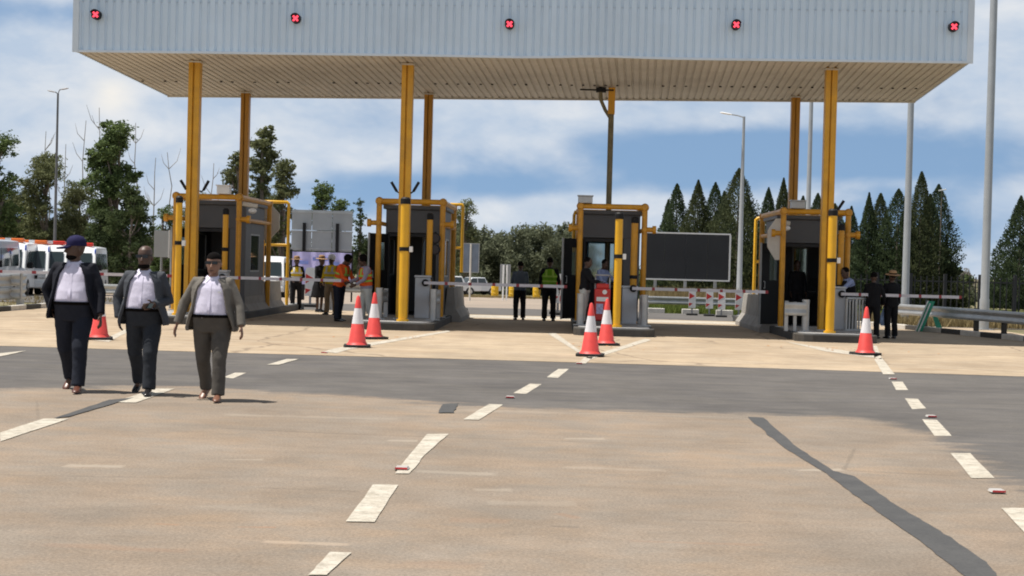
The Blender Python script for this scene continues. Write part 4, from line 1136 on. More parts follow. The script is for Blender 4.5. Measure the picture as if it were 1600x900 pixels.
# ---------------------------------------------------------------- street lights
def street_light(px, Y, top_py, lab, r0=.12, r1=.06, heads=((-1, .0),), head=True, arm=.7, m=m_pole, hl=.65):
    p = TX(px, Y); z = PY(px + (top_py and 0), top_py, Y).z
    t = thing('street_light', lab, 'street light', p, group='tall street light poles')
    hh = z - p.z
    MB().tube([(0, 0, 0), (0, 0, .9), (0, 0, .95), (0, 0, hh)], [r0 * 1.15, r0 * 1.15, r0, r1], 16).build('pole', m, t, 40)
    MB().bx(-r0 * 2, r0 * 2, -r0 * 2, r0 * 2, 0, .03).build('base_plate', m_galv, t)
    for sx, dz in heads:
        MB().tube([(0, 0, hh - .05), (sx * arm * .5, 0, hh + .05 + dz), (sx * arm, 0, hh + .10 + dz)], .035, 8).build('arm', m, t, 40)
        mb = MB(); mb.rings([[V((sx * (arm + hl * u), .13 * w * c, hh + .10 + dz + .10 * u * (1 if dz >= 0 else 0) + .05 * w * s)) for c, s in [(math.cos(2 * PI * k / 10), math.sin(2 * PI * k / 10)) for k in range(10)]] for u, w in ((0, .5), (.2, 1), (.8, 1), (1, .5))])
        mb.build('lamp_head', m_white if m is m_pole else m_post, t, 50)
    return t
street_light(1537, 46.0, -190, 'tallest galvanised light pole near the right edge', .125, .10)
street_light(1413, 50.5, -60, 'galvanised light pole left of the tallest one, rising behind the canopy corner', .12, .085)
street_light(1154, 87, 182, 'slim light pole with a left-pointing lamp between conifer groups', .16, .07)
street_light(1258, 70, -40, 'light pole behind the canopy, beside the rightmost back column', .13, .06)
street_light(84, 110, 146, 'dark twin headed light pole above the parked ambulances', .12, .07, heads=((-1, .0), (1, .2)), arm=.2, hl=.55, m=mat('dark_pole', (.13, .13, .13), .5, .3))
p = TX(1458, 150); zz = PY(1462, 297, 148).z
t = thing('street_light', 'far street light whose white lamp shines before the conifer tops', 'street light', (p.x, 148, tz(0, 148)), group='tall street light poles')
MB().tube([(0, 0, 0), (0, 0, zz - t.location.z)], [.08, .04], 10).build('pole', m_bark, t, 40)
MB().bx(-.3, .42, -.12, .12, -.06, .06, Matrix.Translation((0, 0, zz - t.location.z)) @ Matrix.Rotation(R(-12), 4, 'Y')).build('lamp_head', m_white, t, bevel=.03)

# ---------------------------------------------------------------- palisade fence
m_fence = mat('black_fence', (0.016, 0.017, 0.018), .6)
fa, fb = TX(1316, 62), TX(1640, 60)
t = thing('palisade_fence', 'black steel palisade fence behind the right guardrail', 'fence', fa)
vec = fb - fa; n = int(vec.length / .23); npan = 6
for q in range(npan):
    mb = MB()
    for k in range(int(n * q / npan), int(n * (q + 1) / npan)):
        p = vec * (k / n); mb.bx(p.x - .022, p.x + .022, p.y - .01, p.y + .01, p.z + .05, p.z + 1.75)
    p0, p1 = vec * (q / npan), vec * ((q + 1) / npan)
    for z in (.35, 1.55): mb.rings([[p + V((0, .03 + a, z + b)) for a, b in ((-.02, -.025), (.02, -.025), (.02, .025), (-.02, .025))] for p in (p0, p1)])
    mb.build('panel', m_fence, t)
    MB().bx(p0.x - .06, p0.x + .06, p0.y - .06, p0.y + .06, p0.z, p0.z + 1.85).build('post', m_fence, t)

# ---------------------------------------------------------------- vehicles
m_vwhite = mat('van_white', (0.72, 0.73, 0.74), .3, var=.03, coat=.4, dirt=.06)
m_vsilver = mat('van_silver', (0.48, 0.49, 0.51), .32, .35, var=.05, coat=.4)
m_amber = mat('amber_lens', (0.75, 0.16, 0.03), .3); m_redlens = mat('red_lens', (0.65, 0.035, 0.02), .3)
m_bluelens = mat('blue_sticker', (0.03, 0.12, 0.62), .3)
m_chrome = mat('chrome', (.6, .6, .6), .2, .9)
def van(lab, body, bar=None, blue=True, group='parked white ambulances', grp=True):
    t = thing('parked_van', lab, 'van', group=group if grp else None)
    prof = [(-2.40, .32), (-2.45, .62), (-2.38, .98), (-2.28, 1.10), (-1.72, 1.92), (-1.45, 2.12), (-1.1, 2.18), (2.25, 2.18), (2.36, 2.0), (2.4, .6), (2.38, .32)]
    def wx(z): return .87 - .10 * max(0, (z - 1.05)) / 1.1
    mb = MB(); rs = []
    for s in (-1, -.55, .55, 1):
        rs.append([V((s * wx(z), y + (.07 if abs(s) == 1 and y < 0 else 0), z - (.05 if abs(s) == 1 and z > 2 else 0))) for y, z in prof])
    mb.rings([r for r in rs][::-1]); b = mb.build('body', body, t, 35, bevel=.03)
    def slant(u): return (-2.28 + .56 * u, 1.10 + .82 * u)
    n_ = V((0, -.825, .565)) * .012
    ws = MB(); P = []
    for u, xs in ((.06, .72), (.94, .66)):
        y, z = slant(u); P += [V((-xs, y, z)) + n_, V((xs, y, z)) + n_]
    ws.add([P[0], P[1], P[3], P[2]] , [(0, 1, 2, 3)]); ws.build('windscreen', m_glass, t)
    for s in (-1, 1):
        for y0, y1, nm in ((-1.78, -.85, 'front'), (-.72, .65, 'mid'), (.78, 2.05, 'rear')):
            z0, z1 = 1.15, 1.85
            yy = y0 + (.42 if nm == 'front' else 0)
            pts = [V((s * (wx(z0) + .006), y0, z0)), V((s * (wx(z0) + .006), y1, z0)), V((s * (wx(z1) + .006), y1, z1)), V((s * (wx(z1) + .006), yy, z1))]
            MB().add(pts, [(0, 1, 2, 3)]).build('side_window', m_glass, t)
        for y in (-1.55, 1.45):
            w = MB().tube([(s * .64, y, .34), (s * .875, y, .34)], .34, 22).build('wheel', m_rubber, t, 40)
            MB().tube([(s * .85, y, .34), (s * .885, y, .34)], .2, 18).build('rim', m_chrome, w, 40)
        MB().bx(s * .86, s * 1.08, -1.72, -1.62, 1.12, 1.38).build('mirror', m_black, t, bevel=.03)
        MB().bx(s * .48, s * .80, -2.455, -2.38, .74, .94).build('headlight', m_clear if False else m_chrome, t, bevel=.02)
        if blue: MB().ell((s * .775, -1.62, 1.95), (.035, .16, .13)).build('corner_sticker', m_bluelens, t, 60)
    MB().bx(-.46, .46, -2.465, -2.40, .72, .86).build('grille', m_black, t)
    MB().bx(-.84, .84, -2.50, -2.40, .34, .60).build('bumper', body, t, bevel=.04)
    MB().bx(-.26, .26, -2.515, -2.502, .42, .54).build('number_plate', m_white, t)
    MB().bx(-.5, .5, -2.36, -2.352, 1.0, 1.04).build('red_lettering', m_redlens, b) if bar else None
    if bar:
        l = MB().bx(-.62, .62, -1.25, -.95, 2.17, 2.33).build('light_bar', bar, t, bevel=.04)
        MB().bx(-.12, .12, -1.256, -.944, 2.2, 2.335).build('light_centre', m_vwhite, l)
    return t
def put(t, px, Y, rz=0): t.location = TX(px, Y); t.rotation_euler = (0, 0, rz); return t
put(van('white ambulance with red light bar right of the silver van', m_vwhite, m_amber), 20, 63, .16)
put(van('white ambulance with orange light bar hidden behind the man in the blue cap', m_vwhite, m_amber), 56, 65.5, .16)
put(van('white ambulance with red light bar right of the blue cap', m_vwhite, m_redlens), 84, 66, .16)
put(van('rightmost white ambulance with dark red light bar, left of the bald man', m_vwhite, m_redlens), 127, 68, .17)
put(van('silver van at the left edge behind the guardrail', m_vsilver, None, False, grp=False), -26, 58.5, .12)
put(van('white van facing the toll lanes behind the first concrete barrier', m_vwhite, None, False, grp=False), 423, 82, .1)

m_pick = mat('pickup_white', (.62, .65, .69), .3, var=.03, coat=.4)
def pickup(lab, m):
    t = thing('parked_pickup', lab, 'pickup', group='white cars parked beyond the plaza')
    low = [(-2.55, .42), (-2.6, .75), (-2.45, 1.02), (-1.3, 1.12), (2.5, 1.10), (2.55, .5), (2.4, .42)]
    mb = MB(); mb.rings([[V((s * .9, y + (.06 if abs(s) == 1 and y < 0 else 0), z)) for y, z in low] for s in (1, .6, -.6, -1)]); mb.build('body', m, t, 35, bevel=.04)
    cab = [(-1.35, 1.08), (-.65, 1.72), (.75, 1.74), (1.1, 1.08)]
    mb = MB(); mb.rings([[V((s * (.86 - .13 * (z - 1.08) / .66), y, z)) for y, z in cab] for s in (1, -1)]); mb.build('cab', m, t, 35, bevel=.05)
    MB().add([V((-.76, -1.30, 1.14)), V((.76, -1.30, 1.14)), V((.66, -.72, 1.67)), V((-.66, -.72, 1.67))], [(0, 1, 2, 3)]).build('windscreen', m_glass, t)
    for v in t.children[-1].data.vertices: v.co += V((0, -.02, .02))
    for s in (-1, 1):
        for y0, y1, a, c in ((-1.1, -.15, .42, 0), (-.05, .85, 0, -.12)):
            MB().add([V((s * .865, y0, 1.14)), V((s * .865, y1, 1.14)), V((s * .765, y1 + c, 1.64)), V((s * .765, y0 + a, 1.64))], [(0, 1, 2, 3)]).build('side_window', m_glass, t)
        for y in (-1.6, 1.5):
            w = MB().tube([(s * .68, y, .38), (s * .91, y, .38)], .38, 22).build('wheel', m_rubber, t, 40)
            MB().tube([(s * .88, y, .38), (s * .92, y, .38)], .22, 16).build('rim', m_chrome, w, 40)
        MB().bx(s * .55, s * .82, -2.6, -2.5, .80, .98).build('headlight', m_chrome, t, bevel=.02)
        MB().bx(s * .9, s * 1.06, -1.1, -1.0, 1.12, 1.28).build('mirror', m_black, t, bevel=.02)
    MB().bx(-.5, .5, -2.62, -2.54, .72, .92).build('grille', m_black, t)
    MB().bx(-.86, .86, -2.68, -2.56, .44, .62).build('bumper', m, t, bevel=.04)
    return t
put(pickup('white pickup facing left beyond the second concrete barrier', m_pick), 741, 150, R(-58))
put(pickup('white car with dark windows half hidden behind the second concrete barrier', m_vwhite), 706, 140, R(-75))
# ---------------------------------------------------------------- trees
L_GUM = leafmat('gum_leaves', (0.046, 0.075, 0.027), (0.169, 0.225, 0.085), 0.35)
L_GUMB = leafmat('brownish_gum_leaves', (0.071, 0.085, 0.038), (0.209, 0.225, 0.110), 0.35)
L_DARK = leafmat('dark_tree_leaves', (0.029, 0.046, 0.019), (0.098, 0.129, 0.053), 0.35)
L_CON = leafmat('conifer_needles', (0.022, 0.039, 0.023), (0.084, 0.115, 0.055), 0.45)
L_CONB = leafmat('olive_conifer_needles', (0.031, 0.044, 0.024), (0.109, 0.127, 0.061), 0.45)
L_BELT = leafmat('hazed_thicket_leaves', (0.115, 0.130, 0.080), (0.175, 0.192, 0.122), 0.25)  # distance haze put into the leaf colour as pale, low-contrast tones

def leaf_cloud(lobes, dens, size, rnd, droop=0.0, up=0.0):
    """lobes: (cx,cy,cz, rx,ry,rz); returns Nx4x3 leaf-clump quads spread through each lobe"""
    out = []
    for lb in lobes:
        c = np.array(lb[:3]); r = np.array(lb[3:6])
        n = max(20, int(dens * (r[0] * r[1] * r[2]) ** (2 / 3)))
        d = rnd.normal(size=(n, 3)); d /= np.linalg.norm(d, axis=1)[:, None]
        rad = rnd.uniform(0.25, 1.0, n) ** 0.55
        wob = 1 + 0.38 * np.sin(d[:, 0] * 5 + lb[0] * 3) * np.cos(d[:, 2] * 6 + lb[1]) + .16 * np.sin(d[:, 1] * 11 + d[:, 2] * 9 + lb[2]) + rnd.normal(0, .10, n)
        p = c + d * r * (rad * wob)[:, None]
        a = rnd.normal(size=(n, 3)); a[:, 2] = a[:, 2] * (1 - droop) - droop * 1.2 + up * 2.0
        a /= np.linalg.norm(a, axis=1)[:, None]
        b = np.cross(a, rnd.normal(size=(n, 3))); b /= np.linalg.norm(b, axis=1)[:, None] + 1e-9
        s = size * rnd.uniform(.45, 1.2, n)
        L_ = (a.T * s).T; W_ = (b.T * s * .42).T
        out.append(np.stack([p - L_, p + W_, p + L_, p - W_], 1))
    return np.concatenate(out)

def quads_obj(name, q, m, parent):
    n = len(q); me = bpy.data.meshes.new(name)
    me.vertices.add(4 * n); me.vertices.foreach_set('co', q.reshape(-1).astype(np.float32))
    me.loops.add(4 * n); me.loops.foreach_set('vertex_index', np.arange(4 * n, dtype=np.int32))
    me.polygons.add(n); me.polygons.foreach_set('loop_start', np.arange(0, 4 * n, 4, dtype=np.int32))
    me.update(calc_edges=True); me.materials.append(m)
    o = bpy.data.objects.new(name, me); COL.objects.link(o); o.parent = parent
    return o

def gum(px, Y, top_py, w_px, lab, seed, m=L_GUM, sparse=1.0, kind='tall', group='gum trees on the left', bare=.3):
    rnd = np.random.default_rng(seed); rr = random.Random(seed)
    base = TX(px, Y); hgt = PY(px, top_py, Y).z - base.z; w = w_px * Y / FPX / 2
    t = thing('gum_tree', lab, 'tree', base, group=group)
    lobes = []; limbs = []
    trunk = [V((0, 0, 0))]
    for k in range(1, 7): trunk.append(V((rr.uniform(-.15, .15) * w * k / 6, rr.uniform(-.15, .15) * w, hgt * .9 * k / 6)))
    nl = {'tall': 26, 'bushy': 28, 'narrow': 13}[kind]
    for k in range(nl):
        u = k / (nl - 1)
        z = hgt * (bare + (0.95 - bare) * u)
        env = {'tall': .55 + .45 * math.sin(PI * min(1, .25 + u * .75)), 'bushy': math.sin(PI * (.2 + .72 * u)) ** .7, 'narrow': .8 - .3 * abs(u - .5)}[kind]
        a = rr.uniform(0, 2 * PI); rad = w * env * rr.uniform(.25, .78) * (0.4 if u > .9 else 1)
        c = V((rad * math.cos(a), rad * math.sin(a) * .8, z))
        s = w * rr.uniform(.24, .47) * (1 if kind != 'narrow' else 1.5); 
        lobes.append((c.x, c.y, c.z, s, s, s * rr.uniform(.55, .85)))
        for _ in range(4):                                   # satellite tufts give the ragged outline
            s2 = s * rr.uniform(.22, .45); q = V((rr.gauss(0, 1), rr.gauss(0, 1), rr.gauss(0, .7))).normalized() * s * rr.uniform(1.0, 1.45)
            lobes.append((c.x + q.x, c.y + q.y, c.z + q.z * .8, s2, s2, s2 * .7))
        j = min(5, int(u * 5.2)); limbs.append((trunk[j].lerp(trunk[j + 1], .3), c))
    q = leaf_cloud(lobes, 800 * sparse, max(.12, .0130 * hgt), rnd, droop=.35)
    quads_obj('crown', q, m, t)
    r0 = .018 * hgt + .06
    mb = MB(); mb.tube(trunk, [r0 * (1 - .13 * k) for k in range(7)], 8)
    for a, c in limbs:
        mid = a.lerp(c, .5) + V((0, 0, -.05 * hgt * .5)); mb.tube([a, mid, c], [r0 * .42, r0 * .28, r0 * .12], 6)
    mb.build('trunk', m_bark, t, 60)
    return t
def dead(px, Y, top_py, lab, seed):
    rr = random.Random(seed); base = TX(px, Y); hgt = PY(px, top_py, Y).z - base.z
    t = thing('dead_tree', lab, 'tree', base, group='bare dead trunks on the left')
    pts = [V((0, 0, 0))]
    for k in range(1, 9): pts.append(V((pts[-1].x + rr.gauss(0, .012) * hgt, 0, hgt * k / 8)))
    MB().tube(pts, [.095 * (1 - .09 * k) for k in range(9)], 7).build('trunk', m_deadbark, t, 60)
    for k in range(6):
        j = rr.randint(3, 7); a = pts[j]; s = rr.choice((-1, 1)); l = hgt * rr.uniform(.07, .16)
        MB().tube([a, a + V((s * l * .35, rr.uniform(-.3, .3), l * .4)), a + V((s * l * .55, 0, l))], [.04, .028, .012], 5).build('branch', m_deadbark, t, 60)
gum(-5, 120, 212, 92, 'gum tree cut by the left edge of the picture', 1, kind='tall', sparse=.9, bare=.2)
gum(28, 130, 300, 90, 'low bushy gum tree behind the silver van', 2, L_GUMB, kind='bushy', bare=.05)
gum(72, 125, 236, 105, 'brownish sparse gum tree behind the twin headed light pole', 3, L_GUMB, .75, 'tall', bare=.12)
gum(120, 128, 288, 95, 'bushy gum tree between the brownish one and the tallest gum', 4, L_GUMB, kind='bushy', bare=.05)
gum(176, 122, 193, 100, 'tallest dark gum tree with layered clumps above the ambulances', 5, L_GUM, 1.25, 'tall', bare=.22)
gum(203, 115, 288, 78, 'dense dark tree above the bald man', 6, L_DARK, 1.3, 'bushy', bare=.0)
gum(160, 118, 330, 80, 'low dark tree under the tallest gum', 16, L_DARK, 1.1, 'bushy', bare=.0)
gum(255, 140, 322, 60, 'small green tree just left of the first booth', 7, L_GUM, 1, 'bushy', bare=.02)
gum(300, 150, 300, 70, 'thin bushy tree behind the first yellow column', 8, L_GUMB, .6, 'bushy', bare=.1)
gum(368, 150, 232, 62, 'gum tree left of the first back column', 9, L_GUMB, .8, 'tall', bare=.15)
gum(405, 155, 196, 58, 'tall sparse gum tree right of the first back column', 10, L_GUMB, .9, 'narrow', bare=.12)
gum(440, 152, 243, 60, 'drooping gum tree above the octagonal panel', 11, L_GUMB, .85, 'tall', bare=.2)
gum(398, 158, 300, 110, 'low mass of gum foliage behind the first booth', 12, L_GUMB, 1, 'bushy', bare=.0)
gum(500, 160, 286, 40, 'rounded gum tree behind the left part of the grey sign back', 13, L_GUM, 1.2, 'narrow', bare=.3)
gum(528, 162, 308, 50, 'low gum tree behind the middle of the grey sign back', 14, L_GUM, 1.1, 'bushy', bare=.2)
gum(560, 158, 311, 26, 'slender dark tree right of the grey sign back', 15, L_DARK, 1.2, 'narrow', bare=.1)
gum(572, 165, 372, 50, 'low dark bush tree left of the second booth door', 17, L_DARK, 1.1, 'bushy', bare=0)
gum(726, 165, 310, 52, 'wispy gum tree behind the narrow yellow frame', 18, L_GUMB, .55, 'tall', bare=.25)
gum(235, 160, 372, 60, 'low bright green bush beside the bald man', 19, leafmat('bright_bush_leaves', (.05, .075, .016), (.14, .17, .05), .5), 1.2, 'bushy', bare=0)
gum(425, 165, 375, 60, 'low green bush above the white van', 20, L_GUM, 1.2, 'bushy', bare=0, group='low bushes far off')
gum(480, 170, 390, 60, 'low dark bush behind the lilac banner', 21, L_DARK, 1.2, 'bushy', bare=0, group='low bushes far off')
for k, (px, py, lb) in enumerate(((123, 188, 'bare dead trunk left of the tallest gum'), (150, 168, 'tallest bare dead trunk, against the tallest gum'), (210, 192, 'bare dead trunk right of the tallest gum'),
        (66, 205, 'bare dead trunk left of the twin headed light pole'), (98, 225, 'bare dead trunk right of the twin headed light pole'), (232, 246, 'curved bare dead trunk above the bald man'), (268, 238, 'bare dead trunk left of the first yellow column'), (330, 255, 'bare dead trunk between the first two columns'))):
    dead(px, 145, py, lb, 40 + k)

def conifer(px, Y, top_py, w_px, lab, seed, m=L_CON, group='dark pointed conifers on the right', spire=1.0):
    rnd = np.random.default_rng(seed); rr = random.Random(seed)
    base = TX(px, Y); hgt = PY(px, top_py, Y).z - base.z; w = w_px * Y / FPX / 2
    t = thing('conifer', lab, 'tree', base, group=group)
    # one dense pointed crown with boughs that bulge and leave gaps between them
    n = int(11000 * (hgt / 10) * (w / 1.4 + .4))
    u = rnd.uniform(0, 1, n) ** 1.35
    k1, k2, b1 = rr.uniform(1.25, 1.95), rr.uniform(.78, 1.08), rr.uniform(.10, .24)
    prof = np.minimum(1.0, k1 * (1 - u) ** (k2 * spire)) * (.80 + .20 * np.minimum(1, u * 6 + .3))
    a = rnd.uniform(0, 2 * PI, n); ph = rr.uniform(0, 9)
    lump = 1 + b1 * np.sin(a * 3 + u * 19 + ph) * np.sin(u * 31 + a + ph) + .12 * np.sin(a * 7 + u * 47 + 2 * ph) + rnd.normal(0, .05, n)
    rad = w * 1.72 * prof * lump * rnd.uniform(0.05, 1, n) ** .35 + .02
    p = np.stack([rad * np.cos(a), rad * np.sin(a), hgt * (.02 + .98 * u)], 1)
    d = np.stack([np.cos(a) * .7, np.sin(a) * .7, np.full(n, .9)], 1) + rnd.normal(0, .45, (n, 3)); d /= np.linalg.norm(d, axis=1)[:, None]
    b = np.cross(d, rnd.normal(size=(n, 3))); b /= np.linalg.norm(b, axis=1)[:, None]
    s = (.185 * rnd.uniform(.5, 1.2, n) * (1 - .5 * u))[:, None]
    q = np.stack([p - d * s, p + b * s * .45, p + d * s, p - b * s * .45], 1)
    quads_obj('crown', q, m, t)
    MB().tube([(0, 0, 0), (0, 0, hgt * .85)], [.22, .03], 8).build('trunk', m_bark, t, 60)
    return t
cons = [(1040, 152, 312, 34), (1053, 150, 287, 38), (1086, 148, 281, 52), (1113, 150, 285, 40), (1127, 153, 298, 40), (1149, 146, 263, 56), (1165, 152, 305, 36),
        (1196, 150, 293, 42), (1219, 150, 278, 44), (1250, 154, 306, 40), (1273, 150, 302, 36), (1300, 155, 318, 40), (1326, 152, 322, 36), (1353, 148, 301, 42), (1371, 150, 302, 40),
        (1399, 147, 295, 44), (1414, 152, 310, 32), (1434, 146, 268, 40), (1448, 150, 303, 34), (1461, 152, 288, 40), (1476, 150, 366, 42), (1590, 140, 306, 62), (1612, 145, 330, 50)]
ords = ['small conifer at the left end of the row, over the billboard', 'first tall conifer over the black billboard', 'broad conifer over the middle of the black billboard', 'narrow conifer right of the broad one over the billboard', 'short conifer beside the billboard corner',
        'tallest conifer left of the slim light pole', 'short conifer just right of the slim light pole', 'conifer left of the rightmost guard frame', 'conifer just left of the rightmost back column', 'conifer between the two rightmost columns',
        'conifer beside the light pole behind the canopy', 'conifer behind the top of the thick front pipe on the right', 'low conifer right of the rightmost front column', 'left one of the twin conifers above the figures in black', 'right one of the twin conifers above the figures in black',
        'pointed conifer left of the second light pole from the right', 'narrow conifer hidden behind the second light pole from the right', 'tallest spire conifer right of that pole', 'slim conifer between the tallest spire and the lamp-topped one', 'lamp-topped conifer at the right end of the row', 'low bushy conifer at the foot of the row end',
        'broad conifer at the right edge of the picture', 'conifer cut by the right edge of the picture']
for k, (px, Y, py, w) in enumerate(cons):
    conifer(px, Y, py, w, ords[k], 100 + k, L_CONB if k % 3 == 2 else L_CON, spire=1.0 if k not in (20,) else 2.5)

# dense far-off thicket: reads as one mass
def thicket(x0, x1, Y, tops, name, lab, m, seed, dens=60, size=.34):
    rnd = np.random.default_rng(seed); rr = random.Random(seed); lobes = []
    px = x0
    while px < x1:
        u = (px - x0) / (x1 - x0) * (len(tops) - 1); i = min(len(tops) - 2, int(u)); ty = tops[i] + (tops[i + 1] - tops[i]) * (u - i) + rr.uniform(-9, 9)
        b = TX(px, Y + rr.uniform(-8, 8)); zt = PY(px, ty, b.y).z; hgt = zt - b.z
        for k in range(5):
            z = b.z + hgt * (.1 + .78 * k / 4); s = hgt * rr.uniform(.14, .24) * (1 - .08 * k)
            lobes.append((b.x + rr.uniform(-1, 1), b.y + rr.uniform(-2, 2), z, s * 1.2, s, s))
        px += rr.uniform(6, 13)
    q = leaf_cloud(lobes, dens, size, rnd)
    o = quads_obj(name, q, m, None)
    tag(o, lab, 'thicket', kind='stuff')
thicket(690, 915, 178, [356, 352, 362, 372, 358, 355, 352, 362], 'thicket', 'grey green thicket of trees beyond the gravel lot', L_BELT, 200, 480, .24)
thicket(470, 700, 185, [395, 392, 385, 380], 'thicket', 'dark thicket behind the lilac banner and second booth', L_DARK, 201, 120, .42)
thicket(-60, 300, 170, [345, 350, 352, 380, 385], 'thicket', 'dark woodland undergrowth behind the ambulances', L_DARK, 202, 140, .42)
thicket(1000, 1500, 165, [405, 400, 405, 410, 400, 415, 425], 'thicket', 'dark shrubs filling the foot of the conifer row', L_DARK, 203, 120, .36)
thicket(1480, 1680, 300, [446, 440, 444, 450], 'thicket', 'far line of bushes behind the palisade fence', L_BELT, 204, 90, .6)
gum(1508, 190, 424, 32, 'pale round leafless looking tree beyond the palisade fence', 60, leafmat('pale_twigs', (.20, .18, .16), (.36, .34, .31), .5), 1.0, 'bushy', group='far pale trees', bare=.3)
# ---------------------------------------------------------------- people
SKIN = [mat('brown_skin', (0.12, 0.062, 0.040), .5, var=.1, scale=12), mat('deep_brown_skin', (0.075, 0.040, 0.027), .5, var=.1, scale=12), mat('tan_skin', (0.21, 0.112, 0.075), .5, var=.1, scale=12)]
m_hair = mat('black_hair', (0.007, 0.006, 0.006), .95, spec=.05)
m_lip = mat('dark_lip', (0.07, 0.025, 0.022), .5); m_eyew = mat('eye_white', (.55, .52, .48), .3)
m_shades = mat('sunglass_lens', (0.008, 0.008, 0.009), .1)
def cloth(name, c, var=.14): return mat(name, c, .85, var=var, scale=7, bump=.22, bscale=16, spec=.2)

def remeshed(mb, voxel, it=4, fac=.5, fold=0.0, seed=0):
    me = bpy.data.meshes.new('tmp'); me.from_pydata(mb.v, [], mb.f); me.update()
    o = bpy.data.objects.new('tmp', me); COL.objects.link(o)
    md = o.modifiers.new('r', 'REMESH'); md.mode = 'VOXEL'; md.voxel_size = voxel
    sm = o.modifiers.new('s', 'SMOOTH'); sm.factor = fac; sm.iterations = it
    dg = bpy.context.evaluated_depsgraph_get(); dg.update()
    out = bpy.data.meshes.new_from_object(o.evaluated_get(dg))
    bpy.data.objects.remove(o); bpy.data.meshes.remove(me)
    if fold:
        nn = [v.normal.copy() for v in out.vertices]
        for v, n in zip(out.vertices, nn):
            p = v.co
            f = noise.noise(V((p.x * 8 + seed, p.y * 8, p.z * 4 + p.x * 5))) * 1.0 + .45 * noise.noise(V((p.x * 14 + seed, p.y * 14, p.z * 16 + p.x * 12)))
            v.co = p + n * (f * fold)
    out.polygons.foreach_set('use_smooth', [True] * len(out.polygons))
    return out
def put_mesh(name, me, m, parent, M=None, s=1.0):
    me.name = name; me.materials.clear(); me.materials.append(m)
    for v in me.vertices: v.co *= s
    o = bpy.data.objects.new(name, me); COL.objects.link(o); o.parent = parent
    return o

def ring(z, rx, ry, cy=0.0, cx=0.0, n=28, pw=2.3):
    r = []
    for k in range(n):
        a = 2 * PI * k / n; c, s = math.cos(a), math.sin(a)
        r.append(V((cx + rx * math.copysign(abs(c) ** (2 / pw), c), cy + ry * math.copysign(abs(s) ** (2 / pw), s), z)))
    return r

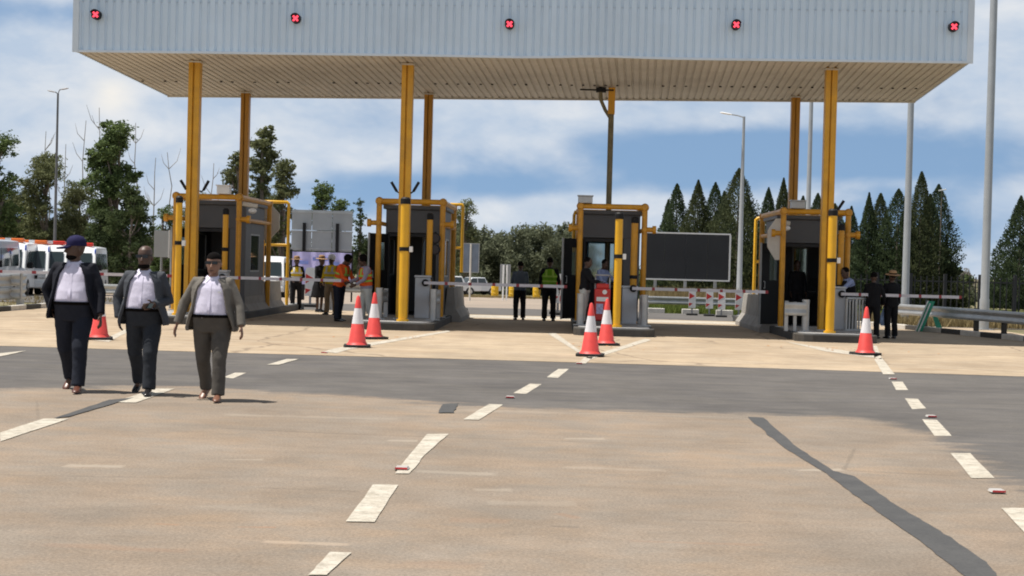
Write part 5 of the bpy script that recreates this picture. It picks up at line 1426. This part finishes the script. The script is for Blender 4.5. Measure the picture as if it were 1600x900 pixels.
def person(lab, loc, rz=0.0, h=1.75, skin=0, legs=((8, 2), (-8, -22)), arms=((0, 8, 8, 4), (0, 8, 8, 4)), lean=0, head=(0, 0), belly=0.0, girth=1.0,
           top=None, trousers=None, jacket=None, vest=None, vest2=None, skirt=None, shoes=None, hair='short', hat=None, glasses=False, beard=False, phone=False,
           voxel=.011, sleeve='long', group=None, legout=2.2, badge=None, armband=None):
    root = thing('person', lab, 'person', loc, rz, group)
    S = h / 1.8
    g = girth
    def d3(s, a, o): a, o = R(a), R(o); return V((s * math.sin(o), -math.sin(a) * math.cos(o), -math.cos(a) * math.cos(o)))
    # skeleton --------------------------------------------------
    J = {}
    for s, (a, b) in zip((-1, 1), legs):
        hip = V((s * .095 * g, 0, .93)); kn = hip + d3(s, a, legout) * .43; an = kn + d3(s, b, legout * .3) * .42
        J[s] = (hip, kn, an, max(0, -b - 8) * 1.0)
    low = min(J[s][2].z - .075 for s in (-1, 1)); dz = V((0, 0, -low))
    TL = Matrix.Translation(dz) @ Matrix.Translation((0, 0, .95)) @ Matrix.Rotation(R(lean), 4, 'X') @ Matrix.Translation((0, 0, -.95))
    HM = TL @ Matrix.Translation((0, .0, 1.52)) @ Matrix.Rotation(R(head[0]), 4, 'Z') @ Matrix.Rotation(R(head[1]), 4, 'X') @ Matrix.Translation((0, 0, -.012)) @ Matrix.Scale(1.09, 4) @ Matrix.Translation((0, .004, -1.53))
    TI = TL.to_3x3()
    A = {}
    for s, (a, o, b, o2) in zip((-1, 1), arms):
        sh = TL @ V((s * .185 * (g * .5 + .5), .005, 1.435)); el = sh + d3(s, a, o) * .30; wr = el + d3(s, b, o2) * .26
        A[s] = (sh, el, wr)
    prof = [(.84, .145, .105, .0), (.90, .172, .122, .005), (.98, .170, .120, .0), (1.08, .160, .112, -.005), (1.18, .165, .115, -.005), (1.28, .178, .122, -.005), (1.37, .186, .116, .0), (1.43, .165, .098, .008), (1.475, .115, .078, .012), (1.51, .065, .062, .012)]
    def bel(z): return belly * math.exp(-((z - 1.10) / .13) ** 2)
    def trings(off, z0, z1, extra=lambda z: 0):
        rs = []
        zs = [p[0] for p in prof]
        zz = sorted(set([z0, z1] + [z for z in zs if z0 < z < z1]))
        for z in zz:
            k = max(0, min(len(prof) - 2, next((i for i in range(len(prof) - 1) if z <= prof[i + 1][0]), len(prof) - 2)))
            t = (z - prof[k][0]) / (prof[k + 1][0] - prof[k][0]); q = [prof[k][i] + (prof[k + 1][i] - prof[k][i]) * t for i in range(4)]
            o = off + extra(z)
            rs.append((z, q[1] * g + o + bel(z) * .35, q[2] * g + o + bel(z) * .5, q[3] - bel(z) * .5))
        return rs
    # body ------------------------------------------------------
    b = MB()
    b.rings([[TL @ p for p in ring(*r)] for r in trings(-.014, .89, 1.51)])
    b.tube([TL @ V((0, .012, 1.46)), TL @ V((0, .008, 1.53)), HM @ V((0, .0, 1.60))], [.066, .058, .056], 14)
    hr = [(1.560, .030, .034, -.045), (1.575, .050, .056, -.032), (1.605, .062, .080, -.014), (1.64, .070, .090, -.004), (1.68, .074, .096, .0), (1.72, .076, .098, .004), (1.755, .070, .090, .006), (1.785, .050, .066, .008), (1.80, .022, .030, .008)]
    b.rings([[HM @ p for p in ring(z, rx, ry, cy, pw=2.1)] for z, rx, ry, cy in hr])
    b.tube([HM @ V((0, -.088, 1.685)), HM @ V((0, -.104, 1.655)), HM @ V((0, -.112, 1.638)), HM @ V((0, -.09, 1.628))], [.010, .014, .019, .012], 8)
    b.ell(HM @ V((0, -.078, 1.602)), (.028, .020, .014), 10, 6); b.ell(HM @ V((0, -.075, 1.572)), (.024, .02, .016), 10, 6)
    for s in (-1, 1):
        b.ell(HM @ V((s * .078, .010, 1.665)), (.012, .024, .034), 8, 6)
        hip, kn, an, fp = J[s]
        hip, kn, an = hip + dz, kn + dz, an + dz
        b.tube([hip + V((0, 0, .02)), hip.lerp(kn, .5), kn, kn.lerp(an, .35), an], [.085 * g, .072, .052, .054, .036], 12)
        sh, el, wr = A[s]
        b.tube([TL @ V((s * .11, .005, 1.44)), sh, sh.lerp(el, .5), el, el.lerp(wr, .35), wr], [.05, .056, .046, .038, .038, .027], 12)
        # hand
        d = (wr - el).normalized(); n = V((-s, 0, 0)); n = (n - d * n.dot(d)).normalized(); w = d.cross(n) * s
        if w.y > 0 and abs(w.y) > .2: w = -w
        pc = [wr, wr + d * .045, wr + d * .095]
        b.rings([[p + w * (rw * math.cos(2 * PI * k / 12)) + n * (.014 * math.sin(2 * PI * k / 12)) for k in range(12)] for p, rw in zip(pc, (.028, .040, .041))])
        for f, (off, ln) in enumerate(((.031, .070), (.010, .080), (-.012, .074), (-.032, .058))):
            q0 = wr + d * .085 + w * off; q1 = q0 + (d * .93 + w * off * 1.5 + n * .2).normalized() * ln * .55; q2 = q1 + (d * .75 + n * .62).normalized() * ln * .55
            b.tube([q0, q1, q2], [.0105, .0095, .008], 7)
        q0 = wr + d * .03 + w * .03; q1 = q0 + (d * .62 + w * .75 + n * .1).normalized() * .045; q2 = q1 + (d * .9 + w * .25 + n * .3).normalized() * .035
        b.tube([q0, q1, q2], [.013, .0115, .009], 7)
        b.tube([an + V((0, .02, -.02)), an + V((0, -.10, -.055))], [.034, .028], 8)
    put_mesh('body', remeshed(b, voxel * .75, 3, .4), SKIN[skin], root, s=S)
    # face details ------------------------------------------------
    def hm(mbx, name, m, sm=60):
        mbx.v = [tuple((HM @ V(v)) * S) for v in mbx.v]; return mbx.build(name, m, root, sm)
    if glasses:
        hm(MB().bx(-.066, -.008, -.106, -.092, 1.668, 1.702).bx(.008, .066, -.106, -.092, 1.668, 1.702).bx(-.01, .01, -.106, -.098, 1.688, 1.70).bx(-.078, -.072, -.10, .01, 1.69, 1.70).bx(.072, .078, -.10, .01, 1.69, 1.70), 'sunglasses', m_shades, None)
    else:
        e = MB()
        for s in (-1, 1): e.ell((s * .030, -.087, 1.684), (.013, .008, .007), 10, 6)
        hm(e, 'eyes', m_eyew)
        e = MB()
        for s in (-1, 1): e.ell((s * .030, -.0935, 1.684), (.006, .004, .006), 8, 6).bx(s * .030 - .016, s * .030 + .016, -.098, -.085, 1.698, 1.704)
        hm(e, 'pupils', m_hair)
    hm(MB().ell((0, -.0905, 1.5975), (.023, .010, .0055), 10, 6), 'mouth', m_lip)
    if beard:
        hm(MB().ell((0, -.040, 1.580), (.064, .0625, .034), 18, 10), 'beard', m_hair)
    # hair and hats
    if hair == 'short': hm(MB().ell((0, .018, 1.722), (.083, .100, .088), 18, 11), 'hair', m_hair)
    elif hair == 'fringe': hm(MB().ell((0, .010, 1.730), (.0783, .1052, .0750), 18, 11), 'hair', m_hair)
    elif hair == 'afro': hm(MB().ell((0, .03, 1.71), (.105, .115, .105), 18, 11), 'hair', m_hair)
    elif hair == 'bun': hm(MB().ell((0, .022, 1.715), (.086, .103, .092), 18, 11).ell((0, .13, 1.74), (.045, .045, .045), 12, 8), 'hair', m_hair)
    if hat:
        kind, hmT = hat
        if kind == 'cap':
            mb = MB(); mb.rings([[HM @ V(p) for p in ring(z, rx, ry, .006, pw=2.1)] for z, rx, ry in ((1.698, .082, .105), (1.735, .083, .104), (1.768, .075, .094), (1.796, .052, .066), (1.810, .016, .02))])
            mb.v = [tuple(V(v) * S) for v in mb.v]; c = mb.build('cap', hmT, root, 60)
            mb = MB(); out = [(.080 * math.sin(a), -.085 - .115 * math.cos(a)) for a in [R(-80 + 160 * k / 12) for k in range(13)]]
            mb.prism([(x, y) for x, y in out] + [(.07, -.07), (-.07, -.07)], 1.700, 1.718)
            mb.v = [(x, y, z - .9 * (abs(y) - .07) * .35 - 3.0 * x * x) for x, y, z in mb.v]
            mb.v = [tuple((HM @ V(v)) * S) for v in mb.v]; mb.build('brim', hmT, c)
        elif kind in ('straw', 'wide'):
            rb = .19 if kind == 'straw' else .21
            mb = MB(); prof2 = [(rb, 1.728), (rb - .004, 1.738), (.098, 1.752), (.092, 1.80), (.08, 1.835), (.04, 1.845), (.01, 1.846)]
            mb.lathe(prof2, 26, (0, .008, 0)); mb.v = [tuple((HM @ V(v)) * S) for v in mb.v]; c = mb.build('hat', hmT, root, 50)
            mb = MB(); mb.lathe([(.0995, 1.755), (.0965, 1.78)], 26, (0, .008, 0), cap=False); mb.v = [tuple((HM @ V(v)) * S) for v in mb.v]; mb.build('hat_band', m_hair, c)
        elif kind == 'helmet':
            mb = MB().ell((0, .01, 1.735), (.105, .125, .10), 20, 10); hm(mb, 'helmet', hmT)
    # trousers / skirt -------------------------------------------
    if trousers or skirt:
        b = MB()
        if skirt:
            b.rings([[p + dz for p in ring(z, rx * g, ry * g)] for z, rx, ry in ((1.04, .165, .12), (.95, .19, .145), (.80, .225, .18), (.60, .25, .21), (.48, .265, .225))])
        else:
            rs = trings(.015, .84, 1.055); b.rings([[V(p) + dz for p in ring(*r)] for r in rs])
            for s in (-1, 1):
                hip, kn, an, fp = J[s]; hip, kn, an = hip + dz, kn + dz, an + dz
                bk = V((0, .012, 0))
                b.tube([hip + V((0, 0, .03)), hip + V((0, 0, -.06)), hip.lerp(kn, .55), kn, kn.lerp(an, .3) + bk, kn.lerp(an, .7) + bk, an + V((0, .006, -.005))],
                       [.094 * g, .101 * g, .096 * (g * .6 + .4), .084, .080, .078, .078], 16)
        put_mesh('skirt' if skirt else 'trousers', remeshed(b, voxel, 5, .5, .009, seed=loc[0]), skirt or trousers, root, s=S)
    # shoes
    if shoes:
        for s in (-1, 1):
            hip, kn, an, fp = J[s]; an = an + dz
            M = Matrix.Translation(an) @ Matrix.Rotation(R(8) * s, 4, 'Z') @ Matrix.Rotation(R(fp), 4, 'X')
            rs = []
            for y, wd, z1 in ((.085, .026, .0), (.07, .036, .025), (.0, .040, .03), (-.06, .040, .005), (-.12, .048, -.018), (-.17, .044, -.03), (-.20, .026, -.045), (-.21, .010, -.055)):
                zb = -.075 if y > -.13 else -.075 + max(0, (-y - .13)) * .12
                rs.append([M @ V((wd * math.cos(a) * (1.0 if math.sin(a) < 0 else .9), y, (zb + z1) / 2 + (z1 - zb) / 2 * math.copysign(abs(math.sin(a)) ** .6, math.sin(a)))) * S for a in [2 * PI * k / 14 for k in range(14)]])
            MB().rings(rs).build('shoe', shoes, root, 50)
    # shirt ------------------------------------------------------
    def sleeves(b, r, upto, start=.10):
        for s in (-1, 1):
            sh, el, wr = A[s]; e2 = el.lerp(wr, upto) if upto > 0 else sh.lerp(el, 1 + upto)
            P = [TL @ V((s * start, .005, 1.43)), sh] + ([sh.lerp(el, .5), el, el.lerp(wr, .5 * upto), e2] if upto > 0 else [sh.lerp(el, .3), e2])
            rr = ([r + .012, r + .014, r + .004, r - .002, r - .008, r - .012] if upto > 0 else [r + .012, r + .014, r + .008, r + .006])
            b.tube(P, rr, 16)
    if top:
        b = MB(); z0 = 1.01 if not (belly == 0 and not jacket) else .92
        b.rings([[TL @ p for p in ring(*r)] for r in trings(.009 if trousers and z0 > .98 else .020, z0, 1.50)])
        b.tube([TL @ V((0, .016, 1.46)), TL @ V((0, .012, 1.515))], [.074, .066], 16)
        if not jacket: sleeves(b, .054, .93 if sleeve == 'long' else -.25)
        put_mesh('shirt', remeshed(b, voxel, 5, .5, .0035, seed=loc[0] + 3), top, root, s=S)
        if jacket:
            mb = MB()
            for s in (-1, 1):
                mb.add([TL @ V(p) for p in ((s * .014, -.086, 1.488), (s * .055, -.120, 1.438), (s * .092, -.045, 1.492), (s * .070, -.008, 1.528))], [(0, 1, 2, 3)])
            mb.v = [tuple(V(v) * S) for v in mb.v]; mb.build('collar', top, root)
            mb = MB(); P = []
            for k in range(12):
                z = 1.07 + .034 * k; kq = trings(.010, z, z + .001)[0]
                for x in (-.016, .016): P.append(TL @ V((x, kq[3] - kq[2] - .004, z)) * S)
            mb.add(P, [(2 * i, 2 * i + 1, 2 * i + 3, 2 * i + 2) for i in range(11)]); mb.build('placket', top, root, 60)
        if trousers and z0 > .98:
            mb = MB(); r = trings(.023, 1.022, 1.058); mb.rings([[(TL @ p) * S for p in ring(*q)] for q in r], cap=False); mb.build('belt', m_hair, root, 60)
    # jacket: an open-fronted shell with sleeves -------------------
    if jacket:
        b = MB(); rs = []
        for (z, rx, ry, cy) in trings(0, .86, 1.50):
            zz = z; fl = max(0, (1.15 - z)) * .30
            u = min(1, max(0, (z - .86) / .60))
            ph = R(66) * (1 - u) ** .8 + R(26) * u if z < 1.47 else R(38)
            n = 30; loop = []
            for k in range(n + 1):
                a = ph + (2 * PI - 2 * ph) * k / n
                edge = min(1, min(k, n - k) / 4)
                of = .036 + fl + .012 * (1 - edge)
                loop.append(V(((rx + of) * math.sin(a), cy - (ry + of) * math.cos(a), zz)))
            for k in range(n, -1, -1):
                a = ph + (2 * PI - 2 * ph) * k / n
                of = .013 + fl * .95
                loop.append(V(((rx + of) * math.sin(a), cy - (ry + of) * math.cos(a), zz)))
            rs.append([TL @ p for p in loop])
        b.rings(rs); sleeves(b, .064, .97, .13)
        for s in (-1, 1): b.ell(TL @ V((s * .165 * (g * .5 + .5), .005, 1.445)), (.062, .068, .045), 14, 8)
        put_mesh('jacket', remeshed(b, voxel * .8, 5, .5, .007, seed=loc[0] + 9), jacket, root, s=S)
        mb = MB()
        for s in (-1, 1):            # lapels lie on the jacket front
            P = []
            for z, w in ((1.48, .02), (1.40, .065), (1.32, .075), (1.22, .05), (1.12, .006)):
                q = trings(0, z, z + .001)[0]; u = (z - .86) / .60; ph = R(66) * (1 - min(1, u)) ** .8 + R(26) * min(1, u)
                a0 = ph + .02; a1 = ph + w / .17
                for a, of in ((a0, .050), (a1, .047)): P.append(TL @ V((s * (q[1] + of) * math.sin(a), q[3] - (q[2] + of + .008) * math.cos(a), z)))
            mb.add([p * S for p in P], [(2 * i, 2 * i + 1, 2 * i + 3, 2 * i + 2) for i in range(4)])
        mb.build('lapels', jacket, root, 60)
        if badge:
            q = trings(0, 1.33, 1.331)[0]; p = TL @ V((.125, q[3] - q[2] - .03, 1.33)); MB().bx(-.018, .018, -.006, .0, -.008, .008, Matrix.Translation(p * S)).build('lapel_badge', badge, root)
    if vest:
        b = MB(); rs = []
        for (z, rx, ry, cy) in trings(.034, 1.0, 1.475): rs.append([TL @ p * 1 for p in ring(z, rx - (.035 if z > 1.36 else 0), ry, cy)])
        b.rings(rs); put_mesh('safety_vest', remeshed(b, voxel, 3, .4, .004), vest, root, s=S)
        if vest2:
            for z0, z1 in ((1.10, 1.15), (1.24, 1.29)):
                mb = MB(); mb.rings([[(TL @ p) * S for p in ring(*q)] for q in trings(.042, z0, z1)], cap=False); mb.build('reflective_strip', vest2, root, 60)
            for s in (-1, 1):
                for fy in (-1, 1):
                    mb = MB(); P = []
                    for z in (1.27, 1.36, 1.42, 1.455):
                        q = trings(.045, z, z + .001)[0]
                        for x in (.065, .125): P.append(TL @ V((s * min(x, q[1] * .95), q[3] + fy * q[2] * math.sqrt(max(.05, 1 - (min(x, q[1] * .95) / q[1]) ** 2.3)), z)) * S)
                    mb.add(P, [(2 * i, 2 * i + 1, 2 * i + 3, 2 * i + 2) for i in range(3)]); mb.build('reflective_strip', vest2, root, 60)
    if phone:
        sh, el, wr = A[1]; d = (wr - el).normalized()
        p = (wr + d * .10) * S
        ph = thing('mobile_phone', 'dark phone held by the bald man in sunglasses', 'phone', tuple(root.matrix_basis @ p if False else V(loc) + p))
        MB().bx(-.07, .07, -.012, .0, -.035, .04, Matrix.Rotation(R(-20), 4, 'Z') @ Matrix.Rotation(R(-40), 4, 'X')).build('case', m_black, ph, bevel=.006)
        MB().bx(-.062, .062, -.0135, -.0125, -.028, .033, Matrix.Rotation(R(-20), 4, 'Z') @ Matrix.Rotation(R(-40), 4, 'X')).build('screen', m_glass, ph)
    return root

c_navy = cloth('navy_suit', (0.012, 0.013, 0.020)); c_navyt = cloth('navy_trousers', (0.017, 0.020, 0.031)); c_shirt = cloth('lavender_shirt', (0.66, 0.63, 0.77), .04)
c_dgrey = cloth('slate_suit', (0.060, 0.066, 0.078)); c_dgreyt = cloth('dark_slate_trousers', (0.026, 0.030, 0.038)); c_taupe = cloth('taupe_suit', (0.150, 0.138, 0.122)); c_taupet = cloth('dark_taupe_trousers', (0.082, 0.075, 0.067))
c_cap = cloth('royal_navy_cap', (0.016, 0.015, 0.06)); c_blk = cloth('black_cloth', (0.010, 0.010, 0.012)); c_blu = cloth('pale_blue_shirt', (0.26, 0.32, 0.52), .06); c_grs = cloth('grey_blue_shirt', (0.10, 0.125, 0.16), .08)
c_grs2 = cloth('lilac_grey_shirt', (.30, .28, .36), .08); c_or = cloth('orange_vest', (0.78, 0.115, 0.022), .08); c_lime = cloth('lime_vest', (0.16, 0.36, 0.022), .08); c_yel = cloth('yellow_vest', (0.72, 0.50, 0.02), .08); c_limes = cloth('lime_strip', (0.36, 0.56, 0.10), .1); c_silver = cloth('silver_strip', (0.5, 0.5, 0.52), .1)
c_wht = cloth('white_trousers', (0.52, 0.53, 0.50), .06); c_straw = cloth('straw_weave', (0.36, 0.22, 0.12), .2); c_whit = cloth('white_cloth', (.68, .68, .70), .05)
sh_blk = mat('black_shoe', (0.014, 0.013, 0.014), .25); sh_brn = mat('brown_shoe', (0.10, 0.035, 0.022), .35); sh_tan = mat('tan_shoe', (0.17, 0.075, 0.045), .4)
GW = 'people at the toll plaza'
def at(px, py, z=0.009): p = G(px, py, z); return (p.x, p.y, z)
def on(px, Y, z=None): p = TX(px, Y); return (p.x, p.y, p.z if z is None else z)

person('man in a navy suit, open white shirt and blue cap walking at the left', at(113, 610), .02, 1.80, 1, ((-14, -36), (22, 8)), ((-18, 30, 10, -20), (6, 20, 20, 8)), head=(-58, 0), belly=.075, girth=1.12,
       top=c_shirt, trousers=c_navyt, jacket=c_navy, shoes=sh_brn, hair=None, hat=('cap', c_cap), beard=True, voxel=.009, group=GW)
person('bald man in a slate suit and sunglasses holding a phone, middle of the walking three', at(222, 615), 0, 1.70, 1, ((-13, -34), (20, 7)), ((-16, 29, 12, -8), (-10, 17, 78, -28)), head=(-6, 0), belly=.055, girth=1.12,
       top=c_shirt, trousers=c_dgreyt, jacket=c_dgrey, shoes=sh_blk, hair=None, glasses=True, beard=True, phone=True, voxel=.009, group=GW)
person('man in a taupe suit and sunglasses with tan shoes, right of the walking three', at(329, 624), -.03, 1.645, 2, ((-12, -32), (20, 7)), ((-8, 31, 8, 16), (6, 24, 20, 12)), head=(0, 0), belly=.06, girth=1.2,
       top=c_shirt, trousers=c_taupet, jacket=c_taupe, shoes=sh_tan, hair='fringe', glasses=True, badge=m_white, voxel=.009, group=GW)
# seen from behind at the boom
person('man in a grey shirt seen from behind beyond the boom arm', at(811, 500), PI + .1, 1.66, 1, ((3, -3), (-3, -8)), ((20, 10, 45, -20), (20, 10, 50, -25)), head=(-15, 8), top=c_grs, trousers=c_blk, shoes=sh_blk, hair='short', group=GW)
person('man in a lime vest over black seen from behind at the boom tip', at(857, 501.5), PI, 1.80, 1, ((2, -2), (-2, -4)), ((2, 14, 6, 4), (2, 14, 6, 4)), top=c_blk, trousers=c_blk, shoes=sh_blk, vest=c_lime, vest2=c_limes, hair='short', girth=1.05, group=GW)
# workers in the left lane
person('bowed worker in an orange and lime vest, left of the two by the cones', at(529, 502, .009), 1.15, 1.76, 1, ((4, 0), (-4, -6)), ((25, 6, 60, -5), (25, 6, 65, -5)), lean=14, head=(0, 34), top=c_or, trousers=c_navyt, shoes=sh_blk, vest=c_or, vest2=c_limes, hair='afro', girth=1.1, group=GW)
person('worker in an orange vest and pale trousers facing left by the black door', at(571, 506, .009), -1.1, 1.72, 1, ((6, 2), (-6, -10)), ((25, 8, 70, -10), (20, 8, 60, -10)), lean=6, head=(0, 22), top=c_grs2, trousers=c_wht, shoes=sh_blk, vest=c_or, vest2=c_limes, hair='afro', girth=1.05, group=GW)
person('worker in a yellow vest and white helmet behind the bowed worker', on(516, 43.5, .009), -.3, 1.70, 1, ((4, 0), (-4, -6)), ((10, 8, 40, 0), (10, 8, 40, 0)), top=c_yel, trousers=cloth('khaki_trousers', (.30, .22, .14)), shoes=sh_blk, vest=c_yel, vest2=c_silver, hair='short', hat=('helmet', c_whit), group=GW)
person('woman in a black dress and straw hat in the left lane', on(499, 45.5, .009), .9, 1.66, 1, ((4, 0), (-4, -6)), ((10, 10, 50, -5), (10, 10, 30, -5)), lean=5, top=c_blk, skirt=c_blk, shoes=sh_blk, hair='short', hat=('straw', c_straw), girth=1.12, group=GW)
person('guard in a yellow and black vest and brown hat by the first barrier', on(462, 46.8, .009), .2, 1.62, 1, ((3, -2), (-3, -5)), ((10, 12, 60, -20), (10, 12, 60, -20)), top=c_blk, trousers=c_blk, shoes=sh_blk, vest=c_yel, vest2=c_whit, hair='short', hat=('straw', c_straw), group=GW)
# third booth
person('man in a black jacket and white trousers in profile by the third booth door', on(912, 36.9, .2), 1.35, 1.60, 1, ((3, -3), (-3, -6)), ((35, 6, 75, -4), (35, 6, 70, -4)), head=(0, 10), lean=4, top=c_blk, trousers=c_wht, shoes=sh_blk, hair='short', girth=1.1, group=GW)
person('man in a pale blue shirt inside the third booth', on(936, 39.2, .2), .9, 1.58, 1, ((2, -2), (-2, -4)), ((30, 10, 65, 0), (40, 12, 75, 0)), lean=10, head=(0, 12), top=c_blu, trousers=c_blk, shoes=sh_blk, hair='short', group=GW)
# rightmost booth
person('dark clothed figure standing in the rightmost booth doorway', on(1243, 40.2, .22), .2, 1.66, 1, ((2, -2), (-2, -4)), ((5, 8, 20, 0), (5, 8, 20, 0)), top=c_blk, trousers=c_blk, shoes=sh_blk, hair='short', group=GW)
person('man with pale blue sleeves and dark waistcoat behind the rightmost cabinet', on(1328, 38.1, .009), -1.2, 1.74, 1, ((2, -2), (-2, -4)), ((40, 8, 60, 0), (55, 8, 80, 0)), lean=14, head=(0, 10), top=c_blu, trousers=c_blk, shoes=sh_blk, vest=c_blk, hair='short', group=GW)
person('figure in black seen from behind at the right boom arm', at(1362, 529, .009), PI - .5, 1.62, 1, ((3, -2), (-5, -10)), ((15, 16, 40, -10), (8, 12, 12, 4)), lean=4, top=c_blk, trousers=c_blk, shoes=sh_blk, hair='short', girth=1.08, group=GW)
person('figure in black with a brown hat seen from behind at the right boom arm', at(1391, 529, .009), PI + .2, 1.64, 1, ((3, -2), (-3, -6)), ((5, 8, 20, 0), (5, 8, 20, 0)), head=(0, -8), top=c_blk, trousers=c_blk, shoes=sh_blk, hair='short', hat=('straw', c_straw), group=GW)
p = on(1381, 37.9, .0)
t = thing('plastic_bag', 'blue and white plastic bag hanging between the two figures in black', 'bag', (p[0], p[1], .30))
MB().rings([[V((rx * math.cos(2 * PI * k / 14) + cx, .6 * rx * math.sin(2 * PI * k / 14), z)) for k in range(14)] for z, rx, cx in ((.02, .05, -.03), (.08, .10, -.02), (.22, .115, 0), (.36, .09, .02), (.46, .04, .01), (.50, .02, .0))]).build('bag', mat('blue_white_plastic', (.35, .48, .82), .35, var=.45, scale=5), t, 60)
MB().tube([(0, 0, .48), (.02, 0, .58), (-.02, 0, .58), (0, 0, .48)], .006, 6).build('handles', m_white, t)
